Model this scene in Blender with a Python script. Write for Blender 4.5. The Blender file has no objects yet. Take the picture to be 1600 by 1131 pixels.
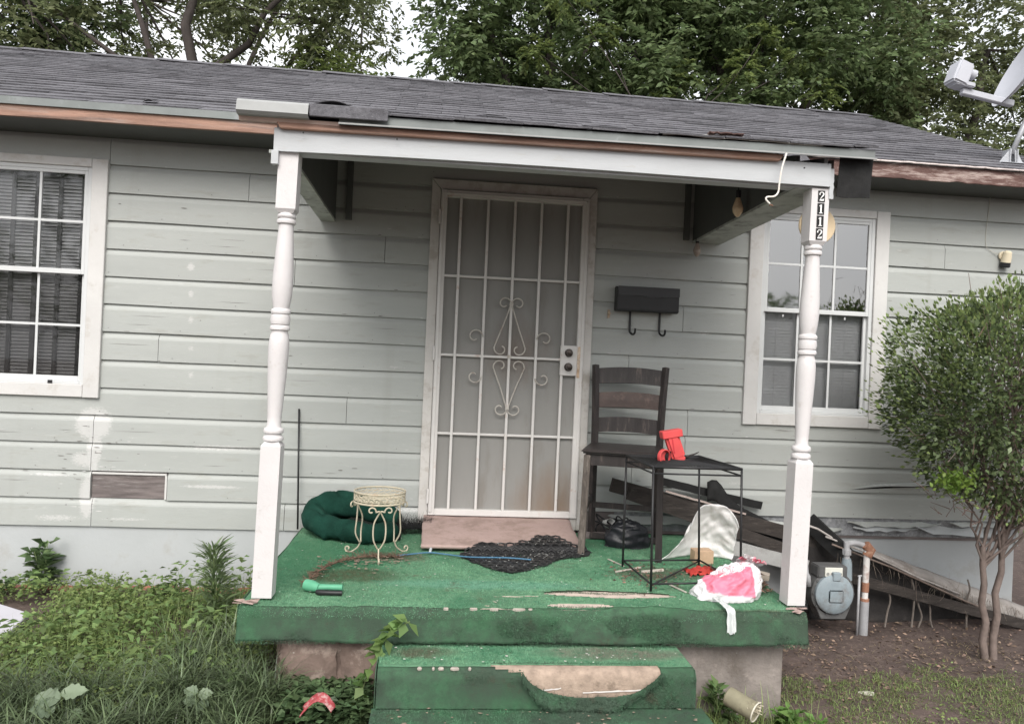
import bpy, bmesh, math, random
import numpy as np
from mathutils import Vector, Matrix, Euler, noise
from mathutils.bvhtree import BVHTree
random.seed(7); rng = np.random.default_rng(7)
PI = math.pi
S = bpy.context.scene
COL = S.collection

# ------------------------------------------------------------------ camera
CX, CY, CZ, YAW, PITCH, ROLL, FPX = 0.0316, -4.8452, 1.0820, 0.0939, 0.0006, 0.0437, 1179.6
_cy, _sy, _cp, _sp, _cr, _sr = math.cos(YAW), math.sin(YAW), math.cos(PITCH), math.sin(PITCH), math.cos(ROLL), math.sin(ROLL)
FWD = Vector((_sy*_cp, _cy*_cp, _sp)); R0 = Vector((_cy, -_sy, 0)); U0 = R0.cross(FWD)
RT = R0*_cr + U0*_sr; UP = U0*_cr - R0*_sr
CAM = Vector((CX, CY, CZ))
cd = bpy.data.cameras.new('camera'); cam = bpy.data.objects.new('camera', cd); COL.objects.link(cam)
cd.sensor_width = 36; cd.lens = FPX/1600*36; cd.clip_end = 500; cd.clip_start = .05
cam.matrix_world = Matrix(((RT.x, UP.x, -FWD.x, CX), (RT.y, UP.y, -FWD.y, CY), (RT.z, UP.z, -FWD.z, CZ), (0, 0, 0, 1)))
S.camera = cam
def W(px, py, ax, v):
    """point of the place seen at photo pixel px,py on the plane ax = v (x, y or z)"""
    d = FWD*FPX + RT*(px-800) + UP*(565.5-py)
    i = 'xyz'.index(ax); t = (v-CAM[i])/d[i]
    return CAM + d*t

# ------------------------------------------------------------------ sky, sun, exposure
SUN_EL, SUN_AZ = math.radians(44), math.radians(186)     # overcast: a wide soft sun, high, from the street side
wd = bpy.data.worlds.new('World'); S.world = wd; wd.use_nodes = True
nt = wd.node_tree; bg = nt.nodes['Background']
sk = nt.nodes.new('ShaderNodeTexSky'); sk.sky_type = 'NISHITA'; sk.sun_disc = False
sk.sun_elevation = SUN_EL; sk.sun_rotation = SUN_AZ; sk.air_density = 1.4; sk.dust_density = 4.0; sk.ozone_density = 1
hs = nt.nodes.new('ShaderNodeHueSaturation'); hs.inputs['Saturation'].default_value = .30
nt.links.new(sk.outputs[0], hs.inputs['Color']); cm = nt.nodes.new('ShaderNodeMix'); cm.data_type = 'RGBA'; cm.inputs[0].default_value = .62      # an even bright cloud deck over the sky
gn_ = nt.nodes.new('ShaderNodeTexNoise'); gn_.inputs['Scale'].default_value = 2.2; gn_.inputs['Detail'].default_value = 6
rp_ = nt.nodes.new('ShaderNodeValToRGB'); rp_.color_ramp.elements[0].color = (5.6, 5.9, 6.5, 1); rp_.color_ramp.elements[1].color = (8.2, 8.2, 8.3, 1); rp_.color_ramp.elements[0].position = .35; rp_.color_ramp.elements[1].position = .6
nt.links.new(gn_.outputs['Fac'], rp_.inputs[0]); nt.links.new(hs.outputs[0], cm.inputs[6]); nt.links.new(rp_.outputs[0], cm.inputs[7]); nt.links.new(cm.outputs[2], bg.inputs['Color'])
bg.inputs['Strength'].default_value = .10
sl = bpy.data.lights.new('sun', 'SUN'); sl.energy = 1.5; sl.angle = math.radians(38); sl.color = (1, .96, .91)
so = bpy.data.objects.new('sun', sl); COL.objects.link(so)
sdir = Vector((math.sin(SUN_AZ)*math.cos(SUN_EL), math.cos(SUN_AZ)*math.cos(SUN_EL), math.sin(SUN_EL)))
so.rotation_euler = sdir.to_track_quat('Z', 'Y').to_euler()
S.view_settings.view_transform = 'Standard'; S.view_settings.look = 'None'
S.view_settings.exposure = 1.12; S.view_settings.gamma = 1; S.view_settings.use_curve_mapping = False
S.cycles.max_bounces = 6; S.cycles.transparent_max_bounces = 12; S.cycles.use_denoising = True

# ------------------------------------------------------------------ materials
MATS = {}
def mat(name, col, rough=.7, var=.12, vs=6, bump=.0, bs=60, metal=0, dirt=None, stretch=None, island=0, objrand=0, spec=.3, trans=0, extra=None):
    """procedural surface: base colour + noise variation + optional dirt (colour, amount, scale) + bump"""
    if name in MATS: return MATS[name]
    m = bpy.data.materials.new(name); m.use_nodes = True; t = m.node_tree; N = t.nodes; L = t.links
    p = N['Principled BSDF']; p.inputs['Roughness'].default_value = rough; p.inputs['Metallic'].default_value = metal
    p.inputs['Specular IOR Level'].default_value = spec
    tc = N.new('ShaderNodeTexCoord'); vec = tc.outputs['Object']
    if stretch:
        mp = N.new('ShaderNodeMapping'); mp.inputs['Scale'].default_value = stretch; L.new(vec, mp.inputs['Vector']); vec = mp.outputs[0]
    def ns(scale, detail=5, r=.6):
        n = N.new('ShaderNodeTexNoise'); n.inputs['Scale'].default_value = scale; n.inputs['Detail'].default_value = detail
        n.inputs['Roughness'].default_value = r; L.new(vec, n.inputs['Vector']); return n.outputs['Fac']
    def mix(fac, a, b, mode='MIX'):
        x = N.new('ShaderNodeMix'); x.data_type = 'RGBA'; x.blend_type = mode
        for s, v in ((x.inputs[0], fac), (x.inputs[6], a), (x.inputs[7], b)):
            if hasattr(v, 'links') or hasattr(v, 'is_output'): L.new(v, s)
            else: s.default_value = v if not isinstance(v, (tuple, list)) else (*v[:3], 1)
        return x.outputs[2]
    def ramp(f, lo, hi):
        x = N.new('ShaderNodeMapRange'); x.inputs[1].default_value = lo; x.inputs[2].default_value = hi; L.new(f, x.inputs[0]); return x.outputs[0]
    c = tuple(col)
    dk = tuple(v*(1-var) for v in c); lt = tuple(min(1, v*(1+var)) for v in c)
    out = mix(ramp(ns(vs), .3, .7), dk, lt)
    if island or objrand:
        if island: g = N.new('ShaderNodeNewGeometry').outputs['Random Per Island']
        else: g = N.new('ShaderNodeObjectInfo').outputs['Random']
        k = island or objrand
        mr = N.new('ShaderNodeMapRange'); mr.inputs[3].default_value = 1-k; mr.inputs[4].default_value = 1+k; L.new(g, mr.inputs[0])
        h = N.new('ShaderNodeHueSaturation'); L.new(out, h.inputs['Color']); L.new(mr.outputs[0], h.inputs['Value'])
        if island:
            mr2 = N.new('ShaderNodeMapRange'); mr2.inputs[3].default_value = .485; mr2.inputs[4].default_value = .512
            ml = N.new('ShaderNodeMath'); ml.operation = 'FRACT'; ma = N.new('ShaderNodeMath'); ma.operation = 'MULTIPLY'; ma.inputs[1].default_value = 17.3
            L.new(g, ma.inputs[0]); L.new(ma.outputs[0], ml.inputs[0]); L.new(ml.outputs[0], mr2.inputs[0]); L.new(mr2.outputs[0], h.inputs['Hue'])
        out = h.outputs[0]
    if dirt:
        for (dc, amt, ds) in (dirt if isinstance(dirt, list) else [dirt]):
            f = ramp(ns(ds, 8, .7), .62-amt*.3, .72-amt*.2)
            fm = N.new('ShaderNodeMath'); fm.operation = 'MULTIPLY'; fm.inputs[1].default_value = min(1, .45+amt*.6); L.new(f, fm.inputs[0])
            out = mix(fm.outputs[0], out, dc)
    if extra: out = extra(N, L, out, mix, ramp, ns)
    L.new(out, p.inputs['Base Color'])
    if bump:
        b = N.new('ShaderNodeBump'); b.inputs['Strength'].default_value = bump; b.inputs['Distance'].default_value = .01
        L.new(ns(bs, 6, .65), b.inputs['Height']); L.new(b.outputs[0], p.inputs['Normal'])
    if trans:
        tr = N.new('ShaderNodeBsdfTranslucent'); L.new(out, tr.inputs['Color']); ms = N.new('ShaderNodeMixShader'); ms.inputs[0].default_value = trans
        L.new(p.outputs[0], ms.inputs[1]); L.new(tr.outputs[0], ms.inputs[2]); L.new(ms.outputs[0], N['Material Output'].inputs[0])
    MATS[name] = m; return m
def glass(name, ior=1.5, tint=(1, 1, 1)):
    m = bpy.data.materials.new(name); m.use_nodes = True; t = m.node_tree; N = t.nodes; L = t.links; N.remove(N['Principled BSDF'])
    fr = N.new('ShaderNodeFresnel'); fr.inputs[0].default_value = ior; a = N.new('ShaderNodeBsdfTransparent'); a.inputs[0].default_value = (*tint, 1)
    g = N.new('ShaderNodeBsdfGlossy'); g.inputs['Roughness'].default_value = .03
    tc = N.new('ShaderNodeTexCoord'); n = N.new('ShaderNodeTexNoise'); n.inputs['Scale'].default_value = 2.5; b = N.new('ShaderNodeBump'); b.inputs['Strength'].default_value = .04; b.inputs['Distance'].default_value = .01
    L.new(tc.outputs['Object'], n.inputs[0]); L.new(n.outputs[0], b.inputs['Height']); L.new(b.outputs[0], g.inputs['Normal'])
    x = N.new('ShaderNodeMixShader'); L.new(fr.outputs[0], x.inputs[0]); L.new(a.outputs[0], x.inputs[1]); L.new(g.outputs[0], x.inputs[2]); L.new(x.outputs[0], N['Material Output'].inputs[0])
    return m

# paint filler / peeled spots on the siding, (x, z, rx, rz, strength)
SPOTS = [(-1.528, 1.583, .03, .03, 1), (-1.521, 1.416, .022, .03, .9), (-1.514, 1.258, .022, .035, .8), (-1.506, 1.079, .03, .03, .6), (-1.499, .921, .03, .04, .6),
         (-2.06, .60, .10, .09, 1.6), (-2.05, .45, .05, .12, 1.3), (-2.10, .38, .10, .06, 1.0), (-2.08, .15, .05, .14, 1.3), (-2.05, .3, .035, .2, 1.0), (-1.35, .232, .22, .012, 1.1), (-1.3, .475, .3, .02, .9), (-2.25, .02, .2, .03, .7), (-1.85, .02, .2, .012, .7), (-1.84, .31, .22, .012, 1.3), (-2.3, .28, .15, .012, .9), (-.25, 1.02, .1, .02, .5),
         (-.08, .12, .25, .02, .8), (2.0, .35, .1, .02, .5), (1.75, 1.33, .06, .02, .7), (3.0, .37, .3, .01, .5)]
def siding_extra(N, L, out, mix, ramp, ns):
    g = N.new('ShaderNodeNewGeometry'); sp = N.new('ShaderNodeSeparateXYZ'); L.new(g.outputs['Position'], sp.inputs[0])
    nz = ns(45, 6, .75)
    acc = None
    def M(op, a, b=None):
        x = N.new('ShaderNodeMath'); x.operation = op
        for i, v in enumerate((a, b)):
            if v is None: continue
            if isinstance(v, (int, float)): x.inputs[i].default_value = v
            else: L.new(v, x.inputs[i])
        return x.outputs[0]
    for (x, z, rx, rz, st) in SPOTS:
        dx = M('MULTIPLY', M('SUBTRACT', sp.outputs[0], x), 1/rx); dz = M('MULTIPLY', M('SUBTRACT', sp.outputs[2], z), 1/rz)
        d = M('ADD', M('MULTIPLY', dx, dx), M('MULTIPLY', dz, dz))
        f = M('SUBTRACT', st, d)
        acc = f if acc is None else M('MAXIMUM', acc, f)
    fac = M('ADD', acc, M('MULTIPLY', M('SUBTRACT', nz, .5), 4.2))
    f2 = ramp(fac, .42, .66)
    out = mix(M('MULTIPLY', f2, .6), out, (.58, .57, .56))
    # splash-back grime near the porch floor and under the door: noise streaks
    w = N.new('ShaderNodeTexNoise'); w.inputs['Scale'].default_value = 1.0; w.inputs['Detail'].default_value = 6
    mp = N.new('ShaderNodeMapping'); mp.inputs['Scale'].default_value = (9, 9, .6); L.new(g.outputs['Position'], mp.inputs[0]); L.new(mp.outputs[0], w.inputs[0])
    return mix(ramp(w.outputs[0], .60, 1.25), out, (.27, .265, .235))
SIDING = mat('sage_siding_paint', (.368, .382, .365), .6, .06, 1.5, .14, 40, stretch=(1, 1, 5), dirt=[((.30, .30, .27), .22, 3), ((.46, .47, .45), .10, 9)], extra=siding_extra, objrand=.02)
TRIM = mat('white_trim_paint', (.55, .54, .525), .5, .05, 5, .15, 30, dirt=((.42, .39, .35), .22, 7))
CASING = mat('door_casing_paint', (.54, .52, .495), .55, .08, 5, .2, 30, dirt=((.36, .32, .28), .35, 9))
POSTM = mat('white_post_paint', (.58, .56, .555), .5, .04, 5, .15, 50, dirt=[((.42, .38, .35), .10, 16), ((.36, .31, .28), .0, 45)])
HEADM = mat('header_board_paint', (.44, .455, .465), .5, .05, 3, .12, 40, stretch=(1, 4, 6), dirt=((.40, .39, .36), .12, 9))
BAREWOOD = mat('bare_reddish_wood', (.33, .20, .150), .75, .35, 3, .4, 40, stretch=(.7, 6, 9), dirt=[((.36, .30, .27), .35, 2.2), ((.05, .04, .036), .26, 1.6)])
OLDWOOD = mat('weathered_grey_wood', (.17, .145, .14), .8, .35, 5, .5, 40, stretch=(1, 5, 10), dirt=((.34, .32, .31), .2, 7))
ROTWOOD = mat('peeling_maroon_fascia', (.13, .075, .065), .8, .3, 4, .5, 40, stretch=(1, 3, 6), dirt=((.5, .42, .38), .4, 4))
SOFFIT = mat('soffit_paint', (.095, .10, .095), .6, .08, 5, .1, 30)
DRIP = mat('drip_edge_metal', (.18, .195, .19), .5, .2, 3, .03, 30, metal=.2, dirt=[((.33, .35, .36), .2, 6), ((.10, .10, .095), .3, 3)])
DRIPW = mat('bright_metal_lip', (.30, .305, .30), .6, .12, 6, .03, 30)
SHINGLE = mat('asphalt_shingle', (.134, .132, .143), .95, .25, 60, .6, 220, objrand=.16, dirt=((.065, .062, .068), .25, 5), spec=.15)
FELT = mat('black_roofing_felt', (.018, .018, .018), .8, .3, 20, .2, 60, spec=.2)
CONCRETE = mat('concrete', (.34, .31, .28), .9, .15, 12, .35, 90, dirt=((.16, .12, .10), .3, 5))
STONE = mat('brown_stone_wall', (.17, .125, .105), .9, .3, 9, .6, 50, dirt=((.42, .34, .29), .35, 12))
PINKCON = mat('pinkish_painted_concrete', (.36, .265, .24), .85, .16, 5, .3, 60, dirt=[((.20, .145, .12), .42, 5), ((.05, .04, .035), .0, 22)])
SKIRT = mat('painted_foundation', (.40, .415, .42), .7, .05, 3, .15, 25, dirt=((.33, .32, .30), .22, 3))
METALW = mat('white_door_metal', (.62, .60, .58), .4, .04, 6, .05, 60, dirt=((.42, .25, .17), .1, 12))
SCROLLM = mat('aged_scroll_metal', (.48, .45, .41), .5, .15, 30, dirt=((.25, .15, .10), .3, 20))
def screen_extra(N, L, out, mix, ramp, ns):
    g = N.new('ShaderNodeNewGeometry')
    def blob(c, r):
        m = N.new('ShaderNodeVectorMath'); m.operation = 'DISTANCE'; L.new(g.outputs['Position'], m.inputs[0]); m.inputs[1].default_value = c
        a = N.new('ShaderNodeMath'); a.operation = 'ADD'; L.new(m.outputs['Value'], a.inputs[0])
        b = N.new('ShaderNodeMath'); b.operation = 'MULTIPLY_ADD'; b.inputs[1].default_value = .35; b.inputs[2].default_value = -.175; L.new(ns(5, 6, .7), b.inputs[0]); L.new(b.outputs[0], a.inputs[1])
        x = N.new('ShaderNodeMapRange'); x.inputs[1].default_value = r; x.inputs[2].default_value = 0; x.inputs[4].default_value = .7; L.new(a.outputs[0], x.inputs[0]); return x.outputs[0]
    out = mix(blob((.78, 0, .16), .32), out, (.20, .125, .075))
    out = mix(blob((.5, 0, 1.15), .25), out, (.16, .115, .09))
    return out
SCREENM = mat('grey_security_screen', (.26, .255, .243), .6, .06, 1.5, .15, 300, dirt=((.20, .18, .16), .2, 2), stretch=(2.5, 1, .6), extra=screen_extra)
BLACKM = mat('black_painted_metal', (.02, .02, .021), .4, .2, 10, .03, 60)
DARKWOOD = mat('dark_stained_wood', (.032, .027, .026), .5, .3, 6, .2, 30, stretch=(6, 1, 1), dirt=((.13, .10, .085), .18, 6))
WORNWOOD = mat('worn_dark_wood', (.09, .075, .065), .7, .4, 9, .4, 40, stretch=(4, 4, 1), dirt=((.22, .19, .165), .4, 14))
BROWNSLAT = mat('worn_brown_slat', (.062, .042, .036), .5, .3, 9, .2, 40, dirt=((.15, .10, .085), .25, 12))
VINYL = mat('white_vinyl_frame', (.56, .57, .57), .35, .03, 6, 0)
BLINDW = mat('white_blind_slat', (.78, .80, .82), .5, .04, 20, 0)
BLINDD = mat('grey_blind_slat', (.34, .34, .34), .5, .08, 20, 0)
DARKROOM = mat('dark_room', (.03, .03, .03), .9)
GLASS = glass('window_glass', 3.8, (.98, .985, .99)); GLASSL = glass('window_glass_dull', 1.5, (.95, .955, .96)); GLASS2 = glass('screened_glass', 1.45, (.80, .80, .80))
def leafm(name, col, isl=.35, trans=.35, rough=.5, dirt=None): return mat(name, col, rough, .15, 3, 0, 0, island=isl, trans=trans, spec=.35, dirt=dirt)

# ------------------------------------------------------------------ geometry helpers
def tag(o, label=None, cat=None, group=None, kind=None):
    if label: o['label'] = label
    if cat: o['category'] = cat
    if group: o['group'] = group
    if kind: o['kind'] = kind
    return o
def thing(name, label, cat, loc=(0, 0, 0), rz=0, group=None):
    o = bpy.data.objects.new(name, None); o.empty_display_size = .1; COL.objects.link(o)
    o.location = loc; o.rotation_euler = (0, 0, rz); return tag(o, label, cat, group)
def link(name, me, parent=None, loc=None, world=False):
    o = bpy.data.objects.new(name, me); COL.objects.link(o)
    if parent: o.parent = parent
    if loc is not None: o.location = loc
    if world and parent is not None and parent.type == 'EMPTY': o.location = -Vector(parent.location)
    return o
class MB:
    def __init__(s): s.bm = bmesh.new(); s.V = []; s.F = []
    def add(s, vs, fs):
        n = len(s.V); s.V += [tuple(v) for v in vs]; s.F += [tuple(i+n for i in f) for f in fs]; return s
    def box(s, lo, hi, M=None):
        (a, b, c), (d, e, f) = lo, hi
        vs = [Vector(v) for v in ((a, b, c), (d, b, c), (d, e, c), (a, e, c), (a, b, f), (d, b, f), (d, e, f), (a, e, f))]
        if M is not None: vs = [M @ v for v in vs]
        return s.add(vs, [(0, 3, 2, 1), (4, 5, 6, 7), (0, 1, 5, 4), (1, 2, 6, 5), (2, 3, 7, 6), (3, 0, 4, 7)])
    def bar(s, p, q, w, h, up=(0, 0, 1)):
        p, q = Vector(p), Vector(q); d = (q-p); L = d.length; d.normalize(); u = Vector(up)
        if abs(d.dot(u)) > .98: u = Vector((0, 1, 0))
        r = d.cross(u).normalized(); u = r.cross(d).normalized()
        M = Matrix(((r.x, d.x, u.x, p.x), (r.y, d.y, u.y, p.y), (r.z, d.z, u.z, p.z), (0, 0, 0, 1)))
        return s.box((-w/2, 0, -h/2), (w/2, L, h/2), M)
    def tube(s, pts, rad, n=8, cap=True, flat=1.0):
        pts = [Vector(p) for p in pts]; m = len(pts)
        if not hasattr(rad, '__len__'): rad = [rad]*m
        vs = []; u = None
        for i, p in enumerate(pts):
            d = (pts[min(i+1, m-1)]-pts[max(i-1, 0)]).normalized()
            if u is None:
                u = Vector((0, 0, 1)) if abs(d.z) < .9 else Vector((0, 1, 0))
            r = d.cross(u);
            if r.length < 1e-5: r = d.cross(Vector((1, 0, 0)))
            r.normalize(); u = r.cross(d).normalized()
            for k in range(n):
                a = 2*PI*k/n; vs.append(p + (r*math.cos(a) + u*math.sin(a)*flat)*rad[i])
        fs = [(i*n+k, i*n+(k+1) % n, (i+1)*n+(k+1) % n, (i+1)*n+k) for i in range(m-1) for k in range(n)]
        if cap: fs += [tuple(range(n))[::-1], tuple((m-1)*n+k for k in range(n))]
        return s.add(vs, fs)
    def lathe(s, prof, n=24, M=None, cap=True):
        vs = []
        for (r, z) in prof:
            for k in range(n):
                a = 2*PI*k/n; v = Vector((r*math.cos(a), r*math.sin(a), z)); vs.append(M @ v if M is not None else v)
        m = len(prof)
        fs = [(i*n+k, i*n+(k+1) % n, (i+1)*n+(k+1) % n, (i+1)*n+k) for i in range(m-1) for k in range(n)]
        if cap: fs += [tuple(range(n))[::-1], tuple((m-1)*n+k for k in range(n))]
        return s.add(vs, fs)
    def prism(s, poly, y0, y1, ax='y'):
        n = len(poly)
        f = {'y': lambda a, b, y: (a, y, b), 'x': lambda a, b, y: (y, a, b), 'z': lambda a, b, y: (a, b, y)}[ax]
        vs = [f(a, b, y0) for a, b in poly] + [f(a, b, y1) for a, b in poly]
        return s.add(vs, [tuple(range(n)), tuple(range(2*n-1, n-1, -1))] + [(i, i+n, (i+1) % n+n, (i+1) % n) for i in range(n)])
    def grid(s, fn, nu, nv, hole=None, thick=0):
        vs = [fn(i/nu, j/nv) for j in range(nv+1) for i in range(nu+1)]
        fs = []
        for j in range(nv):
            for i in range(nu):
                if hole and hole((i+.5)/nu, (j+.5)/nv): continue
                a = j*(nu+1)+i; fs.append((a, a+1, a+nu+2, a+nu+1))
        return s.add(vs, fs)
    def mesh(s, name, m, bevel=0, smooth=False, seg=1, solid=0, angle=None):
        me = bpy.data.meshes.new(name); me.from_pydata(s.V, [], s.F); me.update()
        bm = bmesh.new(); bm.from_mesh(me)
        if solid:
            loose = [v for v in bm.verts if not v.link_faces]; bmesh.ops.delete(bm, geom=loose, context='VERTS')
            bmesh.ops.solidify(bm, geom=bm.faces[:], thickness=solid)
        bmesh.ops.recalc_face_normals(bm, faces=bm.faces[:])
        if bevel: bmesh.ops.bevel(bm, geom=[e for e in bm.edges if e.calc_face_angle(0) > .5], offset=bevel, segments=seg, affect='EDGES', clamp_overlap=True)
        bm.to_mesh(me); bm.free()
        if smooth:
            me.polygons.foreach_set('use_smooth', [True]*len(me.polygons))
            if angle: me.set_sharp_from_angle(angle=angle)
        me.materials.append(m); return me
    def build(s, name, m, parent=None, world=True, **k):
        return link(name, s.mesh(name, m, **k), parent, world=world)
def np_mesh(name, V, F, m, smooth=False):
    """V (n,3), F (k,4) quads"""
    me = bpy.data.meshes.new(name); nf, w = F.shape
    me.vertices.add(len(V)); me.vertices.foreach_set('co', V.astype(np.float32).ravel())
    me.loops.add(nf*w); me.loops.foreach_set('vertex_index', F.astype(np.int32).ravel())
    me.polygons.add(nf); me.polygons.foreach_set('loop_start', (np.arange(nf)*w).astype(np.int32))
    me.update(calc_edges=True)
    me.materials.append(m); return me
def unit(a): return a/np.maximum(np.linalg.norm(a, axis=1, keepdims=True), 1e-9)
def leaves(P, D, ln, wd, droop=0.0, up=None, rnd=.6):
    """folded rhombic leaves at P pointing along D; returns V, F"""
    n = len(P); D = unit(D)
    up = np.tile([0, 0, 1.], (n, 1)) if up is None else up
    Nn = unit(up + rng.normal(0, rnd, (n, 3))); Sd = unit(np.cross(D, Nn)); Nn = np.cross(Sd, D)
    ln = np.broadcast_to(ln, (n,))[:, None]; wd = np.broadcast_to(wd, (n,))[:, None]
    b = P; t = P + D*ln - Nn*ln*droop; mid = P + D*ln*.45
    l = mid + Sd*wd/2 + Nn*wd*.18; r = mid - Sd*wd/2 + Nn*wd*.18
    V = np.stack([b, l, t, r], 1).reshape(-1, 3); F = np.arange(n*4).reshape(n, 4)
    return V, F
def blades(P, az, ln, wd, bend, seg=4, lift=None):
    n = len(P); H = np.stack([np.cos(az), np.sin(az), np.zeros(n)], 1); Sd = np.stack([-np.sin(az), np.cos(az), np.zeros(n)], 1)
    out = []; th = np.full(n, PI/2) if lift is None else lift.copy(); p = P.copy(); ds = ln/seg
    for k in range(seg+1):
        f = k/seg; w = wd*(1-f)**.6*(.6+.4*min(1, f*4)) if k < seg else wd*.04
        out.append(p - Sd*(w/2)[:, None]); out.append(p + Sd*(w/2)[:, None])
        p = p + (H*np.cos(th)[:, None] + np.array([0, 0, 1.])*np.sin(th)[:, None])*ds[:, None]; th = th - bend/seg
    V = np.stack(out, 1).reshape(-1, 3); m = 2*(seg+1)
    base = (np.arange(n)*m)[:, None, None]; q = np.array([[2*k, 2*k+1, 2*k+3, 2*k+2] for k in range(seg)])[None]
    return V, (base+q).reshape(-1, 4)
def cat_mesh(parts):
    Vs, Fs, o = [], [], 0
    for V, F in parts: Vs.append(V); Fs.append(F+o); o += len(V)
    return np.concatenate(Vs), np.concatenate(Fs)
def fbm(v, s, seed=0): return noise.noise(Vector(v)*s + Vector((seed*7.1, seed*3.3, seed*1.7)))
def spiral(c, r0, r1, a0, a1, n=14): return [(c[0]+(r0+(r1-r0)*i/n)*math.cos(a0+(a1-a0)*i/n), c[1]+(r0+(r1-r0)*i/n)*math.sin(a0+(a1-a0)*i/n)) for i in range(n+1)]
def smooth_path(pts, n=6):
    P = [Vector(p) for p in pts]; out = []
    for i in range(len(P)-1):
        a, b, c, d = P[max(i-1, 0)], P[i], P[i+1], P[min(i+2, len(P)-1)]
        for k in range(n):
            t = k/n; out.append(.5*((2*b)+(c-a)*t+(2*a-5*b+4*c-d)*t*t+(3*b-a-3*c+d)*t**3))
    out.append(P[-1]); return out

# ================================================================== GROUND
def gz(x, y):
    f = min(1, max(0, (x+.6)/2.4)); z = -.415 - .075*f
    if y < -1.2: z -= .03*min(1, (-1.2-y))
    return z
gm = mat('bare_soil', (.090, .066, .058), .95, .3, 5, .8, 60, dirt=[((.20, .155, .13), .3, 25), ((.045, .035, .03), .2, 9)])
b = MB(); xs = [-60, -30, -14, -8, -5]+[-4+.08*i for i in range(113)]+[6, 9, 15, 30, 60]; ys = [-60, -30, -14, -7, -4.5]+[-3.5+.08*i for i in range(48)]+[1, 4, 10, 25, 60]
b.add([(x, y, gz(x, y)+(.028*fbm((x, y, 0), 2.2)+.012*fbm((x, y, 3), 9))*(1 if -4 < x < 5 and y < -.05 else .3)) for y in ys for x in xs],
      [(j*len(xs)+i, j*len(xs)+i+1, (j+1)*len(xs)+i+1, (j+1)*len(xs)+i) for j in range(len(ys)-1) for i in range(len(xs)-1)])
tag(b.build('ground', gm, smooth=True), kind='structure')

# ================================================================== HOUSE
house = thing('house', 'single storey house with sage green clapboard siding and dark shingle roof', 'house')
PIT = .17; Z5 = 1.333
def zl(i): return Z5-(i-5)*PIT            # bottom edge of course i
XL, XR = -6.0, 4.02
DOOR = (-.071, .993, 2.222); WL = (-3.07, -2.032, .755, 2.207); WR = (2.025, 2.990, .742, 2.200)
def board(x0, x1, zb, zt, full=True, warp=0.0):
    """drop-siding board: flat face, coved top, proud lower lip"""
    n = max(1, int((x1-x0)/.35)); prof = [(0, zb), (-.021, zb), (-.021, zt-.040), (-.0185, zt-.030), (-.012, zt-.017), (-.006, zt-.006), (-.005, zt), (0, zt)]
    if not full: prof = [(0, zb), (-.021, zb), (-.021, zt), (0, zt)]
    m = MB(); k = len(prof); vs = []
    r0 = random.uniform(-.002, .002); r1 = random.uniform(-.002, .002)
    for i in range(n+1):
        x = x0+(x1-x0)*i/n; dz = r0+(r1-r0)*i/n+.0012*math.sin(x*5+zb*9); dy = .0015*math.sin(x*3+zb*31)
        vs += [(x, y+(dy if y < 0 else 0), z+dz*(1 if q < 6 else .5)) for q, (y, z) in enumerate(prof)]
    fs = [(i*k+q, i*k+q+1, (i+1)*k+q+1, (i+1)*k+q) for i in range(n) for q in range(k-1)] + [tuple(range(k)), tuple(range(n*k, n*k+k))[::-1]]
    m.add(vs, fs); return m
joints = {0: [-2.03], 1: [-1.2, 2.99], 2: [3.4], 3: [-.35], 4: [-.9], 5: [1.6], 6: [3.3], 7: [-1.7, 1.25], 8: [3.1], 9: [-.545, 1.66], 10: [-2.06, 1.65], 11: [-2.065, 1.3], 12: [-2.062, -1.612], 13: [-2.05, -.9]}
for i in range(-1, 14):
    zb, zt = zl(i), zl(i-1)
    if i == -1: zt = zb+.2
    ends = [XL, XR]
    segs = [(XL, XR)]
    for (a, c, z0, z1) in ((DOOR[0], DOOR[1], -1, DOOR[2]), (WL[0], WL[1], WL[2], WL[3]), (WR[0], WR[1], WR[2], WR[3])):
        if zb < z1-.05 and zt > z0+.05:
            ns_ = []
            for (p, q) in segs:
                if c <= p or a >= q: ns_.append((p, q))
                else:
                    if a > p: ns_.append((p, a))
                    if c < q: ns_.append((c, q))
            segs = ns_
    cuts = []
    for (p, q) in segs:
        js = sorted(j for j in joints.get(i, []) if p+.05 < j < q-.05); pts = [p]+js+[q]
        cuts += [(pts[k]+(.0015 if k else 0), pts[k+1]-(.0015 if k+1 < len(pts)-1 else 0)) for k in range(len(pts)-1)]
    for (a, c, z0, z1) in ((DOOR[0], DOOR[1], -1, DOOR[2]), (WL[0], WL[1], WL[2], WL[3]), (WR[0], WR[1], WR[2], WR[3])):
        if zb < z1-.05 and zt > z0+.05:
            if zb < z0-.004: board(a, c, zb, z0+.002, False).build('clapboard', SIDING, house)
            if zt > z1+.004: board(a, c, z1-.002, zt, True).build('clapboard', SIDING, house)
    for (p, q) in cuts:
        if i == 12 and abs(p+2.06) < .01: continue                      # the missing board
        if i == 13 and p > .5: continue                                  # broken course on the right, built below
        o = board(p, q, zb, zt).build('clapboard', SIDING, house)
# peeled-open board under the right-hand window
m = MB(); m.grid(lambda u, v: (2.80+u*.74, -.023-.036*u*(1-v)-.003, .331+.075*u+.008*math.sin(u*7)+v*(.008+.026*u)), 16, 3)
tag(m.build('split_board', SIDING, house, solid=.003), 'split piece of siding lifting off the wall')
m = MB(); m.prism([(2.80, .330), (3.54, .378), (3.54, .412), (3.1, .364)], -.0235, -.0215); m.build('split_gap_shade', FELT, house)  # black sliver laid over the siding for the shade inside the split
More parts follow.
